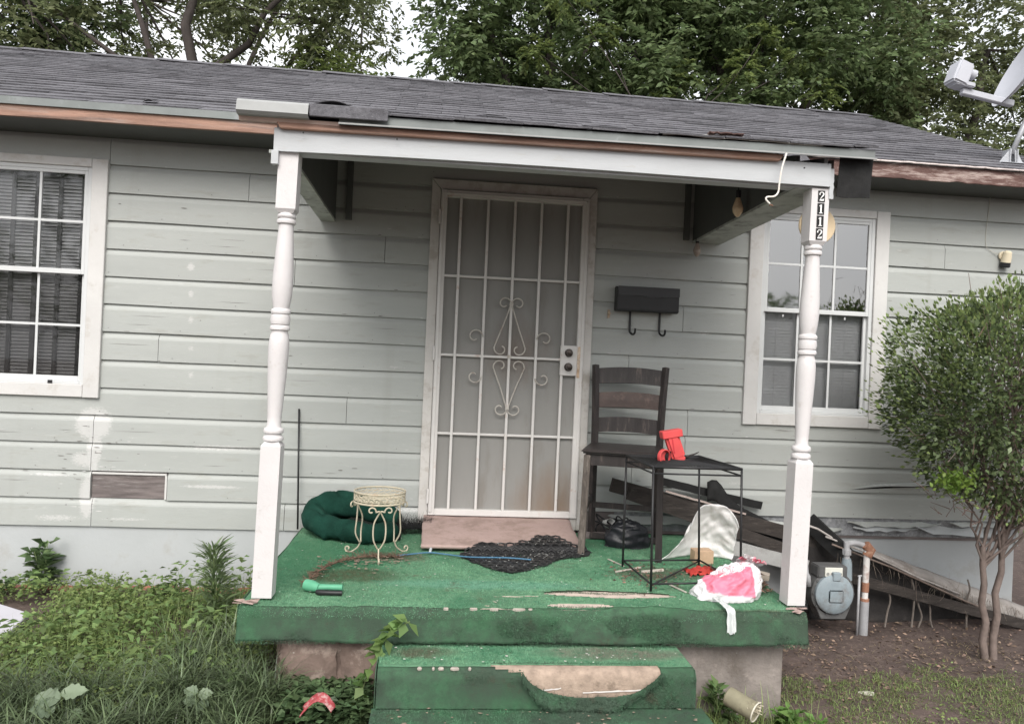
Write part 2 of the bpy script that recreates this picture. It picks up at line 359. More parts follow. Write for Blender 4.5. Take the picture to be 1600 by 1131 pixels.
# bare board where a clapboard is missing
m = MB(); m.box((-2.056, -.008, .148), (-1.618, 0, .292)); tag(m.build('bare_board', OLDWOOD, house), 'bare weathered board showing where a piece of siding is missing')
m = MB(); m.box((-2.056, -.02, .292), (-1.618, -.002, .304)); m.box((-1.626, -.02, .145), (-1.614, -.002, .292)); m.build('bare_board_trim', TRIM, house)
# sheathing behind everything
m = MB()
for (x0, x1, z0, z1) in ((XL, WL[0]+.1, -.02, 2.38), (WL[0]+.1, WL[1]-.1, -.02, WL[2]+.08), (WL[0]+.1, WL[1]-.1, WL[3]-.05, 2.38), (WL[1]-.1, WR[0]+.1, .0, 2.38), (WR[0]+.1, WR[1]-.1, .0, WR[2]+.08), (WR[0]+.1, WR[1]-.1, WR[3]-.05, 2.38), (WR[1]-.1, XR, .0, 2.38)):
    m.box((x0, .001, z0), (x1, .10, z1))
m.build('wall', OLDWOOD, house)
m = MB(); m.box((XL, 5.3, -.45), (XR, 5.4, 2.38)); m.box((XL, .1, -.45), (XL+.1, 5.3, 2.38)); m.box((XR-.1, .1, -.03), (XR, 5.3, 2.38)); m.box((XR-.1, .1, -.55), (XR, 5.3, -.03)); m.build('rear_wall', SIDING, house)
for k in range(14):
    z = zl(k); m = MB(); m.box((XR, 0, z), (XR+.02, 5.3, z+PIT-.012)); m.build('clapboard', SIDING, house)
m = MB(); m.prism([(-.0, 2.38), (5.3, 2.38), (2.5, 3.66)], XR-.1, XR, 'x'); m.prism([(-.0, 2.38), (5.3, 2.38), (2.5, 3.66)], XL, XL+.1, 'x'); m.build('gable_wall', SIDING, house)
# foundation skirt
m = MB(); m.grid(lambda u, v: (XL+u*(-.70-XL), -.006-.004*fbm((u*9, v, 0), 1), -.60+v*.575), 60, 6); m.grid(lambda u, v: (1.7+u*(XR-1.7), .012-.006*fbm((u*9, v, 2), 1), -.65+v*.70), 40, 6)
m.build('foundation', SKIRT, house, smooth=True)
m = MB(); m.grid(lambda u, v: (XL+u*(-.72-XL), -.012-.05*(1-v)-.01*fbm((u*40, v, 0), 1), -.46+v*(.068+.014*fbm((u*14, 0, 0), 1)+.008*fbm((u*60, 0, 0), 1))), 160, 3); m.build('footing', mat('red_brick_footing', (.30, .12, .09), .9, .3, 20, .6, 60, dirt=((.33, .25, .22), .4, 9)), house)
# broken bottom course on the right: curled grey slivers and crumbling backing
m = MB(); m.box((1.2, -.004, .02), (XR, .0, .145)); m.build('backing_board', mat('crumbling_backing', (.23, .235, .245), .95, .35, 14, .8, 60, dirt=((.42, .43, .43), .35, 20)), house)
for (xa, xb, z0, dz, hh) in ((1.85, 2.62, .118, -.03, .042), (2.2, 2.75, .085, -.02, .034), (2.78, 3.45, .118, .0, .030), (2.82, 3.3, .082, .008, .026), (3.25, 3.95, .098, -.012, .05), (3.5, 4.0, .125, 0, .022), (1.15, 1.85, .12, 0, .05)):
    m = MB(); sd = random.random()*9
    def sl_(u, v, xa=xa, xb=xb, z0=z0, dz=dz, hh=hh, sd=sd):
        e = min(1, 5*u, 5*(1-u)); return (xa+u*(xb-xa)+.03*v*(1-u), -.008-.045*(1-v)*(.6+.5*fbm((u*4, sd, 0), 1)), z0+dz*u-(1-v)*hh*e+.012*fbm((u*7, sd, v), 1))
    m.grid(sl_, 20, 2); tag(m.build('siding_sliver', SKIRT if sd > 4 else SIDING, house, solid=.005), 'broken curled sliver of the lowest siding board')

m = MB(); m2 = MB(); m3 = MB()
def face_free(x, z): return not any(a-.02 < x < b_+.02 and c_-.02 < z < d_+.02 for a, b_, c_, d_ in ((DOOR[0], DOOR[1], -1, DOOR[2]), WL, WR)) and not (-2.07 < x < -1.6 and .13 < z < .31)
for i in range(1, 13):
    x = -3.2+random.random()*.4
    while x < 3.95:
        z = zl(i)+.022
        if face_free(x, z): m.add([(x+.0032*math.cos(a), -.0226, z+.0032*math.sin(a)) for a in [2*PI*k/6 for k in range(6)]], [tuple(range(6))])
        x += .405+random.uniform(-.03, .03)
def flake(mm, x, z, w_, h_):
    k = 7; mm.add([(x+w_*math.cos(2*PI*q/k)*random.uniform(.5, 1), -.0224, z+h_*math.sin(2*PI*q/k)*random.uniform(.4, 1)) for q in range(k)], [tuple(range(k))])
for _ in range(230):
    i = random.randint(0, 12); x = random.uniform(-3, 3.9); z = zl(i)+random.choice((.005, .005, .006, random.uniform(.01, .11)))
    if random.random() < .35: x = random.gauss(-2.05, .16); z = random.uniform(.0, .6)
    if face_free(x, z): flake(m2 if random.random() < .6 else m3, x, z, random.uniform(.004, .028), random.uniform(.0015, .0035))
for _ in range(46):
    i = random.randint(3, 12); x = random.uniform(-2.9, 3.8); z = zl(i)+random.uniform(.02, .11); L_ = random.uniform(.05, .28)
    if face_free(x, z) and face_free(x+L_, z):
        m2.add([(x, -.0223, z), (x+L_*.5, -.0223, z-.0012), (x+L_, -.0223, z+.001), (x+L_*.5, -.0223, z+.0007)], [(0, 1, 2, 3)])
tag(m.build('nail_heads', mat('nail_dark', (.20, .20, .19), .7), house), kind='stuff')
tag(m2.build('paint_losses', mat('bare_wood_chip', (.15, .135, .125), .9, .3, 30), house), kind='stuff')
tag(m3.build('paint_flakes', mat('primer_chip', (.56, .55, .54), .8, .1, 30), house), kind='stuff')
# ---- windows
def window(W4, nx, blind, dark, glass_lo):
    x0, x1, z0, z1 = W4; c = .098
    fr = MB()
    fr.box((x0, -.040, z1-.052), (x1-.095, -.0, z1)); fr.box((x1-.093, -.042, z0), (x1, -.0, z1-.002)); fr.box((x0, -.042, z0), (x0+.093, 0, z1-.054)); fr.box((x0+.095, -.040, z0+.002), (x1-.095, 0, z0+.078))
    w = fr.build('window', TRIM, house, bevel=.003)
    ix0, ix1, iz0, iz1 = x0+.095, x1-.095, z0+.078, z1-.052; mid = (iz0+iz1)/2+.012
    j = MB(); t = .024
    j.box((ix0, -.028, iz0), (ix0+t, .04, iz1)); j.box((ix1-t, -.028, iz0), (ix1, .04, iz1)); j.box((ix0+t, -.028, iz1-t), (ix1-t, .04, iz1)); j.box((ix0+t, -.030, iz0), (ix1-t, .04, iz0+t*.8))
    j.build('jamb', VINYL, w, bevel=.002)
    a0, a1 = ix0+t, ix1-t
    for (s0, s1, y, nm) in ((mid-.004, iz1-t, -.016, 'upper'), (iz0+t*.8, mid+.016, .006, 'lower')):
        s = MB(); q = .020
        s.box((a0, y-.010, s0), (a0+q, y+.012, s1)); s.box((a1-q, y-.010, s0), (a1, y+.012, s1)); s.box((a0+q, y-.010, s1-q), (a1-q, y+.012, s1)); s.box((a0+q, y-.010, s0), (a1-q, y+.012, s0+q*1.5))
        s.build('sash', VINYL, w, bevel=.002)
        g0, g1, h0, h1 = a0+q, a1-q, s0+q*1.5, s1-q
        for k in range(nx):
            for r in range(2):
                g = MB(); g.box((g0+(g1-g0)*k/nx+.001, y, h0+(h1-h0)*r/2+.001), (g0+(g1-g0)*(k+1)/nx-.001, y+.003, h0+(h1-h0)*(r+1)/2-.001))
                g.build('pane', (GLASSL if dark else GLASS) if nm == 'upper' else glass_lo, w)
        for k in range(1, nx):
            g = MB(); xx = g0+(g1-g0)*k/nx; g.box((xx-.007, y+.0035, h0), (xx+.007, y+.010, h1)); g.box((xx-.007, y-.006, h0), (xx+.007, y-.0005, h1)); g.build('muntin', VINYL, w)
        g = MB(); zz = (h0+h1)/2; g.box((g0, y+.004, zz-.007), (g1, y+.0095, zz+.007)); g.box((g0, y-.0055, zz-.007), (g1, y-.0008, zz+.007)); g.build('muntin', VINYL, w)
    bl = MB(); n = int((iz1-iz0-.05)/.0215)
    for k in range(n):
        z = iz1-.05-k*.0215; tl = 1.36 if not dark else .95
        M = Matrix.Translation((0, .055, z)) @ Matrix.Rotation(tl+.04*math.sin(k*.7), 4, 'X'); bl.box((a0+.004, -.0125, -.0006), (a1-.004, .0125, .0006), M)
    o = bl.build('blind', blind, w); tag(o, kind='stuff')
    if dark:
        for k in range(6):
            xx = a0+.07+(a1-a0-.12)*k/5; tp = MB(); tp.box((xx-.013, .040, iz0+.03), (xx+.013, .0415, iz1-.03)); tp.build('ladder_tape', mat('dark_tape', (.09, .09, .09), .8), w)
    else:
        for k in range(3):
            xx = a0+.12+(a1-a0-.24)*k/2; tp = MB(); tp.box((xx-.001, .042, iz0+.03), (xx+.001, .043, iz1-.03)); tp.build('blind_cord', BLINDW, w)
    m = MB(); m.box((a0, .0345, iz0+.012), (a1, .075, iz0+.028)); m.build('bottom_rail', blind, w)
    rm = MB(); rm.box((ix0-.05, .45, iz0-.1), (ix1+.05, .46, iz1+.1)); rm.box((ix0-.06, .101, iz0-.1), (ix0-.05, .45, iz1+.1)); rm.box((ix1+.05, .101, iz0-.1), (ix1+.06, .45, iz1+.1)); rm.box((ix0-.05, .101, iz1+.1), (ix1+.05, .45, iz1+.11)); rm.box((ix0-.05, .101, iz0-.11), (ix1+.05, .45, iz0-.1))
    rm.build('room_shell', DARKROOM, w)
    return w
w1 = window(WL, 3, BLINDD, True, GLASS2); w2 = window(WR, 3, BLINDW, False, GLASS2)
tag(w1, 'window with dark grey blinds and white trim'); tag(w2, 'window with white blinds reflecting the sky')
m = MB()
for xx in (2.27, 2.70): m.box((xx, -.031, 1.462), (xx+.008, -.026, 1.478))
m.build('sash_latch', VINYL, w2)
m = MB(); m.box((-2.33, -.036, .835), (-2.305, -.030, .855)); m.build('sash_latch', BLACKM, w1)

# ---- door and casing
c = MB(); c.prism([(-.071, .02), (-.012, .02), (-.012, 2.155), (-.071, 2.222)], -.045, 0); c.build('door_casing', CASING, house, bevel=.003)
c = MB(); c.prism([(.993, .02), (.993, 2.222), (.942, 2.155), (.942, .02)], -.045, 0); c.build('door_casing', CASING, house, bevel=.003)
c = MB(); c.prism([(-.0695, 2.2225), (.9915, 2.2225), (.941, 2.1565), (-.011, 2.1565)], -.045, 0); c.build('door_casing', CASING, house, bevel=.003)
m = MB(); m.box((-.012, -.05, .02), (.942, .1, .098)); m.build('threshold', CASING, house, bevel=.004)
m = MB(); m.box((-.05, .06, .02), (.98, .10, 2.3)); m.build('inner_door', mat('inner_door_paint', (.25, .24, .22), .6), house)
DY = -.055
dr = MB()
dr.box((-.010, DY-.012, .10), (.030, -.02, 2.152)); dr.box((.895, DY-.012, .10), (.940, -.02, 2.152)); dr.box((.030, DY-.012, 2.108), (.895, -.02, 2.152)); dr.box((.030, DY-.012, .10), (.895, -.02, .140))
door = dr.build('security_door', METALW, house, bevel=.003); tag(door, 'white barred security door with grey screen and scrollwork')
m = MB(); m.box((-.004, DY-.020, .12), (.012, DY-.012, 2.12)); m.box((.918, DY-.017, .12), (.934, DY-.012, 2.14)); m.box((-.004, DY-.017, 2.124), (.93, DY-.012, 2.136)); m.build('frame_lip', METALW, door, bevel=.002)
for f in (.126, .312, .497, .680, .863):
    x = f*.93; m = MB(); m.box((x-.0085, DY-.012, .135), (x+.0085, DY+.005, 2.112)); m.build('bar', METALW, door, bevel=.003)
for z in (1.612, 1.113, .617):
    m = MB(); m.box((.028, DY-.008, z-.008), (.897, DY+.001, z+.008)); m.build('crossbar', METALW, door, bevel=.003)
m = MB(); m.grid(lambda u, v: (.025+u*.875, DY+.022+.002*math.sin(u*31)+.0015*fbm((u*6, v*9, 0), 1), .13+v*1.99), 40, 60); m.build('screen', SCREENM, door, smooth=True)
def scroll(pts, par=door, r=.0044, y=DY-.015, m_=SCROLLM, nm='scroll'):
    m = MB(); m.tube([(a, y, c_) for a, c_ in pts], r, 6); return m.build(nm, m_, par, smooth=True)
CXB = .462
for s in (-1, 1):
    # upper lyre: long arm from the tip down to a broad hip that curls in
    arm = [(0, 1.455), (.018, 1.40), (.045, 1.32), (.075, 1.24), (.096, 1.18)] + spiral((.055, 1.165), .045, .016, .25, -4.4, 18)
    scroll([(CXB+s*a, z) for a, z in smooth_path([(x, z, 0) for x, z in arm], 2) for a, z in [(a, z)]] if False else [(CXB+s*p.x, p.y) for p in smooth_path([(x, z, 0) for x, z in arm], 2)])
    top = spiral((.044, 1.452), .044, .014, PI, PI-5.6, 20)
    scroll([(CXB+s*a, z) for a, z in top])
    arm = [(0, .775), (.018, .83), (.045, .91), (.075, .985), (.097, 1.04)] + spiral((.055, 1.055), .045, .016, -.25, 4.4, 18)
    scroll([(CXB+s*p.x, p.y) for p in smooth_path([(x, z, 0) for x, z in arm], 2)])
    scroll([(CXB+s*a, z) for a, z in spiral((.046, .785), .046, .014, PI, PI+5.6, 20)])
    scroll([(CXB+s*(.172+.052+a-.001), 1.235+z) for a, z in spiral((0, 0), .052, .016, PI, PI-5.4, 20)])
    scroll([(CXB+s*(.172+.048+a-.001), .985+z) for a, z in spiral((0, 0), .048, .016, PI, PI+5.4, 20)])
for z in (1.452, 1.118, .79): m = MB(); m.box((CXB-.012, DY-.019, z-.010), (CXB+.012, DY-.012, z+.010)); m.build('scroll_clip', SCROLLM, door)
m = MB(); m.box((.79, DY-.020, 1.012), (.898, DY+.004, 1.205)); lp = m.build('lock_plate', METALW, door, bevel=.004)
KN = mat('dark_bronze', (.06, .05, .045), .35, .2, 20, metal=.7)
for z, r in ((1.158, .026), (1.068, .027)):
    m = MB(); M = Matrix.Translation((.843, DY-.020, z)) @ Matrix.Rotation(PI/2, 4, 'X'); m.lathe([(r, 0), (r, .006), (r*.85, .012), (r*.55, .014), (r*.5, .03), (r*.75, .036), (r*.7, .05), (r*.3, .054)], 20, M); m.build('lock_knob', KN, door, smooth=True, angle=.6)
m = MB(); m.grid(lambda u, v: (.900+u*.034+.004*fbm((v*9, u, 0), 1), DY-.0135, 1.0+v*.20), 3, 8); m.build('rust_patch', mat('rust_worn_paint', (.52, .38, .27), .8, .3, 30, dirt=((.68, .64, .58), .4, 25)), door)
for z in (1.98, 1.12, .22):
    m = MB(); m.tube([(-.014, DY-.012, z-.045), (-.014, DY-.012, z+.045)], .008, 8); m.build('hinge', METALW, door)

# ---- main roof
PX0, PX1 = -6.3, 4.16; EY, EZ = -.35, 2.455; SL = .457; RY = 2.5; RZ = EZ+SL*(RY-EY)
ang = math.atan(SL); SLEN = (RY-EY)/math.cos(ang)
rb = MB(); rb.prism([(EY, EZ-.018), (RY, RZ-.018), (5.35+.3, EZ-.018), (5.35+.3, EZ-.05), (RY, RZ-.05), (EY, EZ-.05)], PX0, PX1, 'x'); roof = rb.build('roof', FELT, house)
EXP = .128; ncourse = int(SLEN/EXP)+1; tabw = .305
tabs = []
for r in range(ncourse):
    off = (r % 2)*tabw/2 + random.uniform(-.02, .02); x = PX0-off
    while x < PX1:
        a, c_ = max(x, PX0), min(x+tabw-.004, PX1)
        if c_-a > .03: tabs.append((r, a, c_))
        x += tabw
def tabmesh(w, seed):
    m = MB(); h = EXP+.045; lift = .004+.003*random.random()
    n = 3; vs = []
    for i in range(n+1):
        xx = w*i/n; lf = lift+random.uniform(0, .0045); dd = random.uniform(-.004, .002)
        vs += [(xx, dd, lf), (xx, h*.5, lf*.4), (xx, h, -.003), (xx, dd, lf-.008)]
    fs = []
    for i in range(n): q = i*4; fs += [(q, q+4, q+5, q+1), (q+1, q+5, q+6, q+2), (q+3, q+7, q+4, q)]
    fs += [(0, 1, 2, 3), (n*4+3, n*4+2, n*4+1, n*4)]
    m.add(vs, fs); me = m.mesh('shingle', SHINGLE); return me
variants = [tabmesh(tabw-.004, k) for k in range(8)]
RM = Matrix.Rotation(ang, 4, 'X')
def onroof(x, s, up=0): return Vector((x, EY+s*math.cos(ang)-up*math.sin(ang), EZ+s*math.sin(ang)+up*math.cos(ang)))
vis = sorted([t for t in tabs if -3.3 < t[1] < 4.2], key=lambda t: (t[0], abs(t[1]-.5)))
single = set(vis[:290]); rest = MB(); rest.V = []
for t in tabs:
    r, a, c_ = t; s = r*EXP-.02
    if t in single:
        me = random.choice(variants) if c_-a > tabw-.01 else tabmesh(c_-a, 0)
        o = link('shingle', me, roof, onroof(a, s)); o.rotation_euler = (ang, 0, random.uniform(-.006, .006))
    else:
        M = Matrix.Translation(onroof(a, s)) @ RM; me = random.choice(variants) if c_-a > tabw-.01 else variants[0]
        k = (c_-a)/(tabw-.004); rest.add([M @ Vector((v.co.x*k, v.co.y, v.co.z)) for v in me.vertices], [tuple(p.vertices) for p in me.polygons])
SH2 = mat('asphalt_shingle_far', (.134, .132, .143), .95, .25, 60, .6, 220, island=.16, dirt=((.065, .062, .068), .25, 5), spec=.15)
tag(rest.build('shingle_field', SH2, roof), kind='stuff')
x = PX0
while x < PX1:
    m = MB(); m.grid(lambda u, v: (x+u*.34, RY+(v-.5)*.26, RZ+.022-abs(v-.5)*.26*SL-.008*u+.003*math.sin(x*9)), 1, 4); m.build('ridge_shingle', SHINGLE, roof, solid=.006); x += .30
# drip edge and fascia, left (bare reddish wood) and right (peeling maroon)
m = MB(); m.box((PX0, EY-.025, 2.405), (-.55, EY-.020, 2.447)); m.box((PX0, EY-.035, 2.402), (-.55, EY-.02, 2.406)); tag(m.build('drip_edge', DRIP, roof), 'metal drip edge of the left eave')
m = MB(); m.box((PX0, EY-.020, 2.338), (-.5, EY+.003, 2.403)); tag(m.build('fascia', BAREWOOD, roof, bevel=.002), 'bare reddish fascia board')
m = MB(); m.grid(lambda u, v: (1.9+u*(PX1-1.9), EY-.014-.004*fbm((u*30, v, 0), 1), 2.338+.012*fbm((u*23, 0, 5), 1)*(1-v)+v*.09), 80, 2); tag(m.build('fascia', ROTWOOD, roof, solid=.02), 'rotten maroon fascia with peeling paint')
m = MB(); m.grid(lambda u, v: (1.9+u*(PX1-1.9), EY-.038+v*.012, 2.434+.010*v+.004*fbm((u*31, 0, 5), 1)), 80, 1); m.build('drip_edge', mat('pale_eave_strip', (.50, .44, .42), .7, .3, 20, dirt=((.2, .15, .14), .3, 30)), roof, solid=.006)
m = MB(); m.grid(lambda u, v: (PX0+u*(PX1-PX0), EY+.005+v*.352, 2.345+v*.0), 8, 2); m.build('soffit', SOFFIT, roof)
m = MB(); m.prism([(EY, EZ-.14), (RY, RZ-.14), (RY, RZ-.02), (EY, EZ-.02)], PX1-.02, PX1, 'x'); m.build('barge_board', ROTWOOD, roof)
for (x, s, w, h_) in ((-1.75, .07, .07, .018), (-1.15, .10, .05, .02), (1.15, .35, .25, .012), (.2, .62, .2, .012), (.9, .5, .3, .010)):
    m = MB(); m.grid(lambda u, v: onroof(x+u*w, s+v*.06, .012+h_*math.sin(u*PI)*(1-v)), 8, 2); m.build('lifted_tab', SHINGLE, roof, solid=.003)
# old flashing piece and the black felt hanging at the right eave
m = MB(); m.prism([(2.02, 2.455), (2.16, 2.45), (2.30, 2.32), (2.24, 2.305), (2.10, 2.40), (2.02, 2.40)], EY-.075, EY-.045); tag(m.build('loose_shingle_strip', SHINGLE, roof), 'loose strip of shingle hanging off the eave')

# ================================================================== PORCH FLOOR
porch = thing('porch', 'raised concrete porch covered in torn green outdoor carpet with two steps', 'porch', (.5, -.8, -.45))
PXL, PXR, PY = -.775, 1.735, -1.56
m = MB(); m.box((PXL+.02, PY+.02, -.125), (PXR-.02, -.02, -.008)); m.build('slab', CONCRETE, porch, bevel=.02, seg=3)
m = MB(); m.grid(lambda u, v: (-.62+u*(.78), -1.49-.03*abs(fbm((u*5, v*3, 1), 1)), -.56+v*.435), 40, 16); o = m.build('stone_base', STONE, porch, smooth=True)
for (x0, x1, z0, z1) in ((-.60, -.36, -.44, -.15), (-.345, .02, -.46, -.15), (.03, .2, -.42, -.14)):
    m = MB(); m.grid(lambda u, v: (x0+(x1-x0)*u+.012*fbm((v*3, x0, 0), 2), -1.518-.028*math.sin(PI*min(1, max(0, u)))**.4*math.sin(PI*v)**.4-.012*fbm((u*3, v*3, x0*5), 1.5), z0+(z1-z0)*v), 14, 12); m.build('stone', STONE, porch, smooth=True)
m = MB(); m.box((1.08, -1.50, -.60), (1.665, -.02, -.125)); m.build('concrete_base', mat('stained_concrete', (.25, .22, .20), .95, .3, 5, .6, 50, dirt=[((.12, .10, .085), .45, 4), ((.36, .31, .28), .2, 14)]), porch, bevel=.015, seg=2)
m = MB(); m.box((-.62, -1.45, -.60), (1.08, -.02, -.125)); m.build('core', CONCRETE, porch)
SX0, SX1 = -.165, 1.125
m = MB(); m.box((SX0+.012, -1.835, -.60), (SX1-.012, -1.45, -.158)); m.build('step', CONCRETE, porch, bevel=.045, seg=4)
m = MB(); m.box((SX0-.01, -2.15, -.62), (SX1+.02, -1.835, -.308)); m.build('step', CONCRETE, porch, bevel=.012, seg=3)

STAINS = [(-.55, -.75, .40, .55, (.075, .20, .11)), (-.36, -1.08, .26, .13, (.085, .095, .055)), (-.20, -.72, .22, .10, (.12, .115, .08)), (1.22, -.95, .24, .14, (.12, .12, .085)), (1.60, -1.12, .14, .22, (.10, .085, .065)), (.95, -.35, .45, .12, (.07, .12, .075)), (.85, -1.66, .32, .08, (.20, .19, .15)), (.0, -1.66, .16, .06, (.13, .13, .09)), (.3, -1.2, .5, .08, (.17, .36, .25)), (1.55, -1.56, .3, .05, (.12, .13, .09))]
def carpet_extra(N, L, out, mix, ramp, ns):
    g = N.new('ShaderNodeNewGeometry'); sp = N.new('ShaderNodeSeparateXYZ'); L.new(g.outputs['Position'], sp.inputs[0])
    nx_ = ns(7, 8, .8)
    def M(op, a, b=None):
        x = N.new('ShaderNodeMath'); x.operation = op
        for i, v in enumerate((a, b)):
            if v is None: continue
            if isinstance(v, (int, float)): x.inputs[i].default_value = v
            else: L.new(v, x.inputs[i])
        return x.outputs[0]
    for (x, y, rx, ry, c_) in STAINS:
        dx = M('MULTIPLY', M('SUBTRACT', sp.outputs[0], x), 1/rx); dy = M('MULTIPLY', M('SUBTRACT', sp.outputs[1], y), 1/ry)
        f = M('ADD', M('SUBTRACT', 1.0, M('ADD', M('MULTIPLY', dx, dx), M('MULTIPLY', dy, dy))), M('MULTIPLY', M('SUBTRACT', nx_, .5), 3.2))
        out = mix(M('MULTIPLY', ramp(f, -.35, .75), .88), out, c_)
    a = ramp(ns(1.3, 7, .75), .50, .68); out = mix(a, out, (.070, .205, .115)); out = mix(ramp(ns(28, 4, .7), .5, .75), out, (.06, .20, .11))
    b_ = ramp(ns(3.1, 8, .8), .57, .68); out = mix(b_, out, (.13, .125, .085))
    return mix(ramp(ns(190, 2, .5), .62, .78), out, (.14, .36, .23))
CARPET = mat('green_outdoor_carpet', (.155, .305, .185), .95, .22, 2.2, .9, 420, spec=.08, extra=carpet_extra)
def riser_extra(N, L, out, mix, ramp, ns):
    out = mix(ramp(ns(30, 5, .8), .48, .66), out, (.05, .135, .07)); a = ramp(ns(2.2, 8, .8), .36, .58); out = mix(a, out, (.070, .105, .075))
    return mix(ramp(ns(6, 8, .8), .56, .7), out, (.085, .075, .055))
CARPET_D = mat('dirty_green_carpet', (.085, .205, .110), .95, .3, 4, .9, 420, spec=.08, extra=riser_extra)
def lens(x, y, x0, x1, yc, hw, sk=0):
    if not x0 < x < x1: return 9
    u = (x-x0)/(x1-x0); w = hw*math.sin(PI*u)**.6*(1+.35*fbm((x*9, 0, 0), 1)); c_ = yc+sk*(u-.5)+.006*fbm((x*7, 4, 0), 1)
    return abs(y-c_)/max(w, 1e-4)
def hole_top(x, y):
    return min(lens(x, y, .56, 1.20, -1.325, .046, -.02), lens(x, y, .30, .62, -1.36, .010, .03), lens(x, y, .55, .86, -1.485, .036, 0), lens(x, y, .80, 1.05, -1.50, .010, 0))
prof = [(-.03-(1.50)*k/150, 0) for k in range(151)]
for k in range(1, 9): a = PI/2*k/8; prof.append((-1.53-.04*math.sin(a), -.04+.04*math.cos(a)))
prof += [(-1.57-.002*k, -.04-.0105*k) for k in range(1, 10)]
def carp(prof, x0, x1, nx, hole, topz, jag=0, wr=.004):
    m = MB(); nv = len(prof)-1
    def fn(u, v):
        j = min(nv, int(round(v*nv))); y, z = prof[j]; x = x0+(x1-x0)*u
        n1 = wr*fbm((x, y*1.0, z*2), 2.5)+wr*.4*fbm((x, y, z), 11)
        h = hole(x, y, z) if hole else 9
        lip = (.010 if (y if z > topz-.03 else 9) > -1.33 or z < topz-.03 else .001)*max(0, 1-max(0, h-1)/.9) if h < 2 else 0
        horiz = z > topz-.03
        X = x + (0 if .02 < u < .98 else 0)
        if horiz: return (X, y, topz+z+n1+lip if False else z+n1+lip+.002)
        return (X, y-n1*1.6-lip*.8, z + (jag*fbm((x*6, 0, 0), 2) if j == nv else 0))
    m.grid(fn, nx, nv, (lambda u, v: hole(x0+(x1-x0)*u, *prof[min(nv, int(v*nv))]) < 1) if hole else None)
    return m
m = carp(prof[:152], PXL, PXR, 340, lambda x, y, z: hole_top(x, y), 0); m.build('carpet', CARPET, porch, smooth=True, solid=-.004)
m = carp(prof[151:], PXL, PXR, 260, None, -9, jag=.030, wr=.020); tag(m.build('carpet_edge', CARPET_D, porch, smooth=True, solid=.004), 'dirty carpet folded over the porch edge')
for (x, sgn) in ((PXL, -1), (PXR, 1)):
    m = MB(); m.grid(lambda u, v: (x+sgn*(.004+.006*fbm((u*5, v*2, sgn), 1)), -.05-1.50*u, .0-.135*v*(1+.08*fbm((u*9, 0, sgn), 1))), 50, 6); m.build('carpet_side', CARPET_D, porch, smooth=True, solid=.004)
# step carpet with the big torn hole over the nosing
sp_ = [(-1.56-.23*k/23, -.150) for k in range(24)]
for k in range(1, 7): a = PI/2*k/6; sp_.append((-1.79-.05*math.sin(a), -.200+.05*math.cos(a)))
sp_ += [(-1.840-.001*k, -.200-.0075*k) for k in range(1, 14)]
sp_ = sp_[:30]+[(-1.840-.0005*k, -.200-.00375*k) for k in range(1, 27)]
def hole_low(u, x):
    return .024*min(1, u/.05)+.022*math.exp(-((u-.2)/.1)**2)+.138*max(0, 1-abs((u-.60)/.43)**3.2)+.009*fbm((x*13, 1, 0), 1)
def hole_step(x, y, z):
    s = (-1.79-y)+(-.15-z)                      # distance past the nosing start
    x0, x1 = .285, .985
    if not x0 < x < x1: return 9
    lo = -.015; u = (x-x0)/(x1-x0); hi = hole_low(u, x)
    c_, w = (lo+hi)/2, (hi-lo)/2; return abs(s-c_)/max(w, .001)
m = carp(sp_[:25], SX0, SX1, 300, hole_step, -.15); m.build('step_carpet', CARPET, porch, smooth=True, solid=-.004)
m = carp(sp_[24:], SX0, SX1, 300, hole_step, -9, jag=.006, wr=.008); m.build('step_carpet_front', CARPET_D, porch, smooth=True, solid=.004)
sp2 = [(-1.845-.27*k/27, -.300) for k in range(28)]+[(-2.155, -.335), (-2.16, -.38), (-2.16, -.45)]
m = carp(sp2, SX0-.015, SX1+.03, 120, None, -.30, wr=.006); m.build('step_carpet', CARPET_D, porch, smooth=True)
for sgn, x in ((-1, SX0), (1, SX1)):
    m = MB(); m.grid(lambda u, v: (x+sgn*.004, -1.57-.275*u, -.150-.155*v+(-.03 if u > .98 and v < .1 else 0)), 14, 5); m.build('step_carpet_side', CARPET_D, porch, solid=.004)
# exposed concrete in the step hole
m = MB(); m.grid(lambda u, v: (.26+u*.75, [-1.76, -1.80, -1.822, -1.8335, -1.836, -1.837, -1.838][int(round(v*6))]-.002*fbm((u*30, v*9, 0), 1), [-.1515, -.152, -.158, -.175, -.21, -.26, -.305][int(round(v*6))]), 60, 6)
m.build('bare_step_patch', mat('tan_bare_concrete', (.33, .255, .20), .9, .25, 25, .5, 80, dirt=((.16, .12, .09), .3, 12)), porch, smooth=True)
m = MB(); m.grid(lambda u, v: (.25+u*.95, -1.27-.28*v, -.0005+.0015*fbm((u*30, v*9, 0), 1)), 60, 12); m.build('bare_slab_patch', mat('pale_bare_concrete', (.52, .43, .37), .9, .15, 20, .3, 80), porch)
for (xa, xb, zz) in ((.47, .57, -.222), (.66, .90, -.228)):
    m = MB(); m.grid(lambda u, v: (xa+(xb-xa)*u, -1.8415, zz-.006*v+.012*(u-.5)+.003*fbm((u*9, v, xa), 1)), 10, 1); m.build('glue_line', mat('dried_glue', (.62, .58, .55), .7), porch)
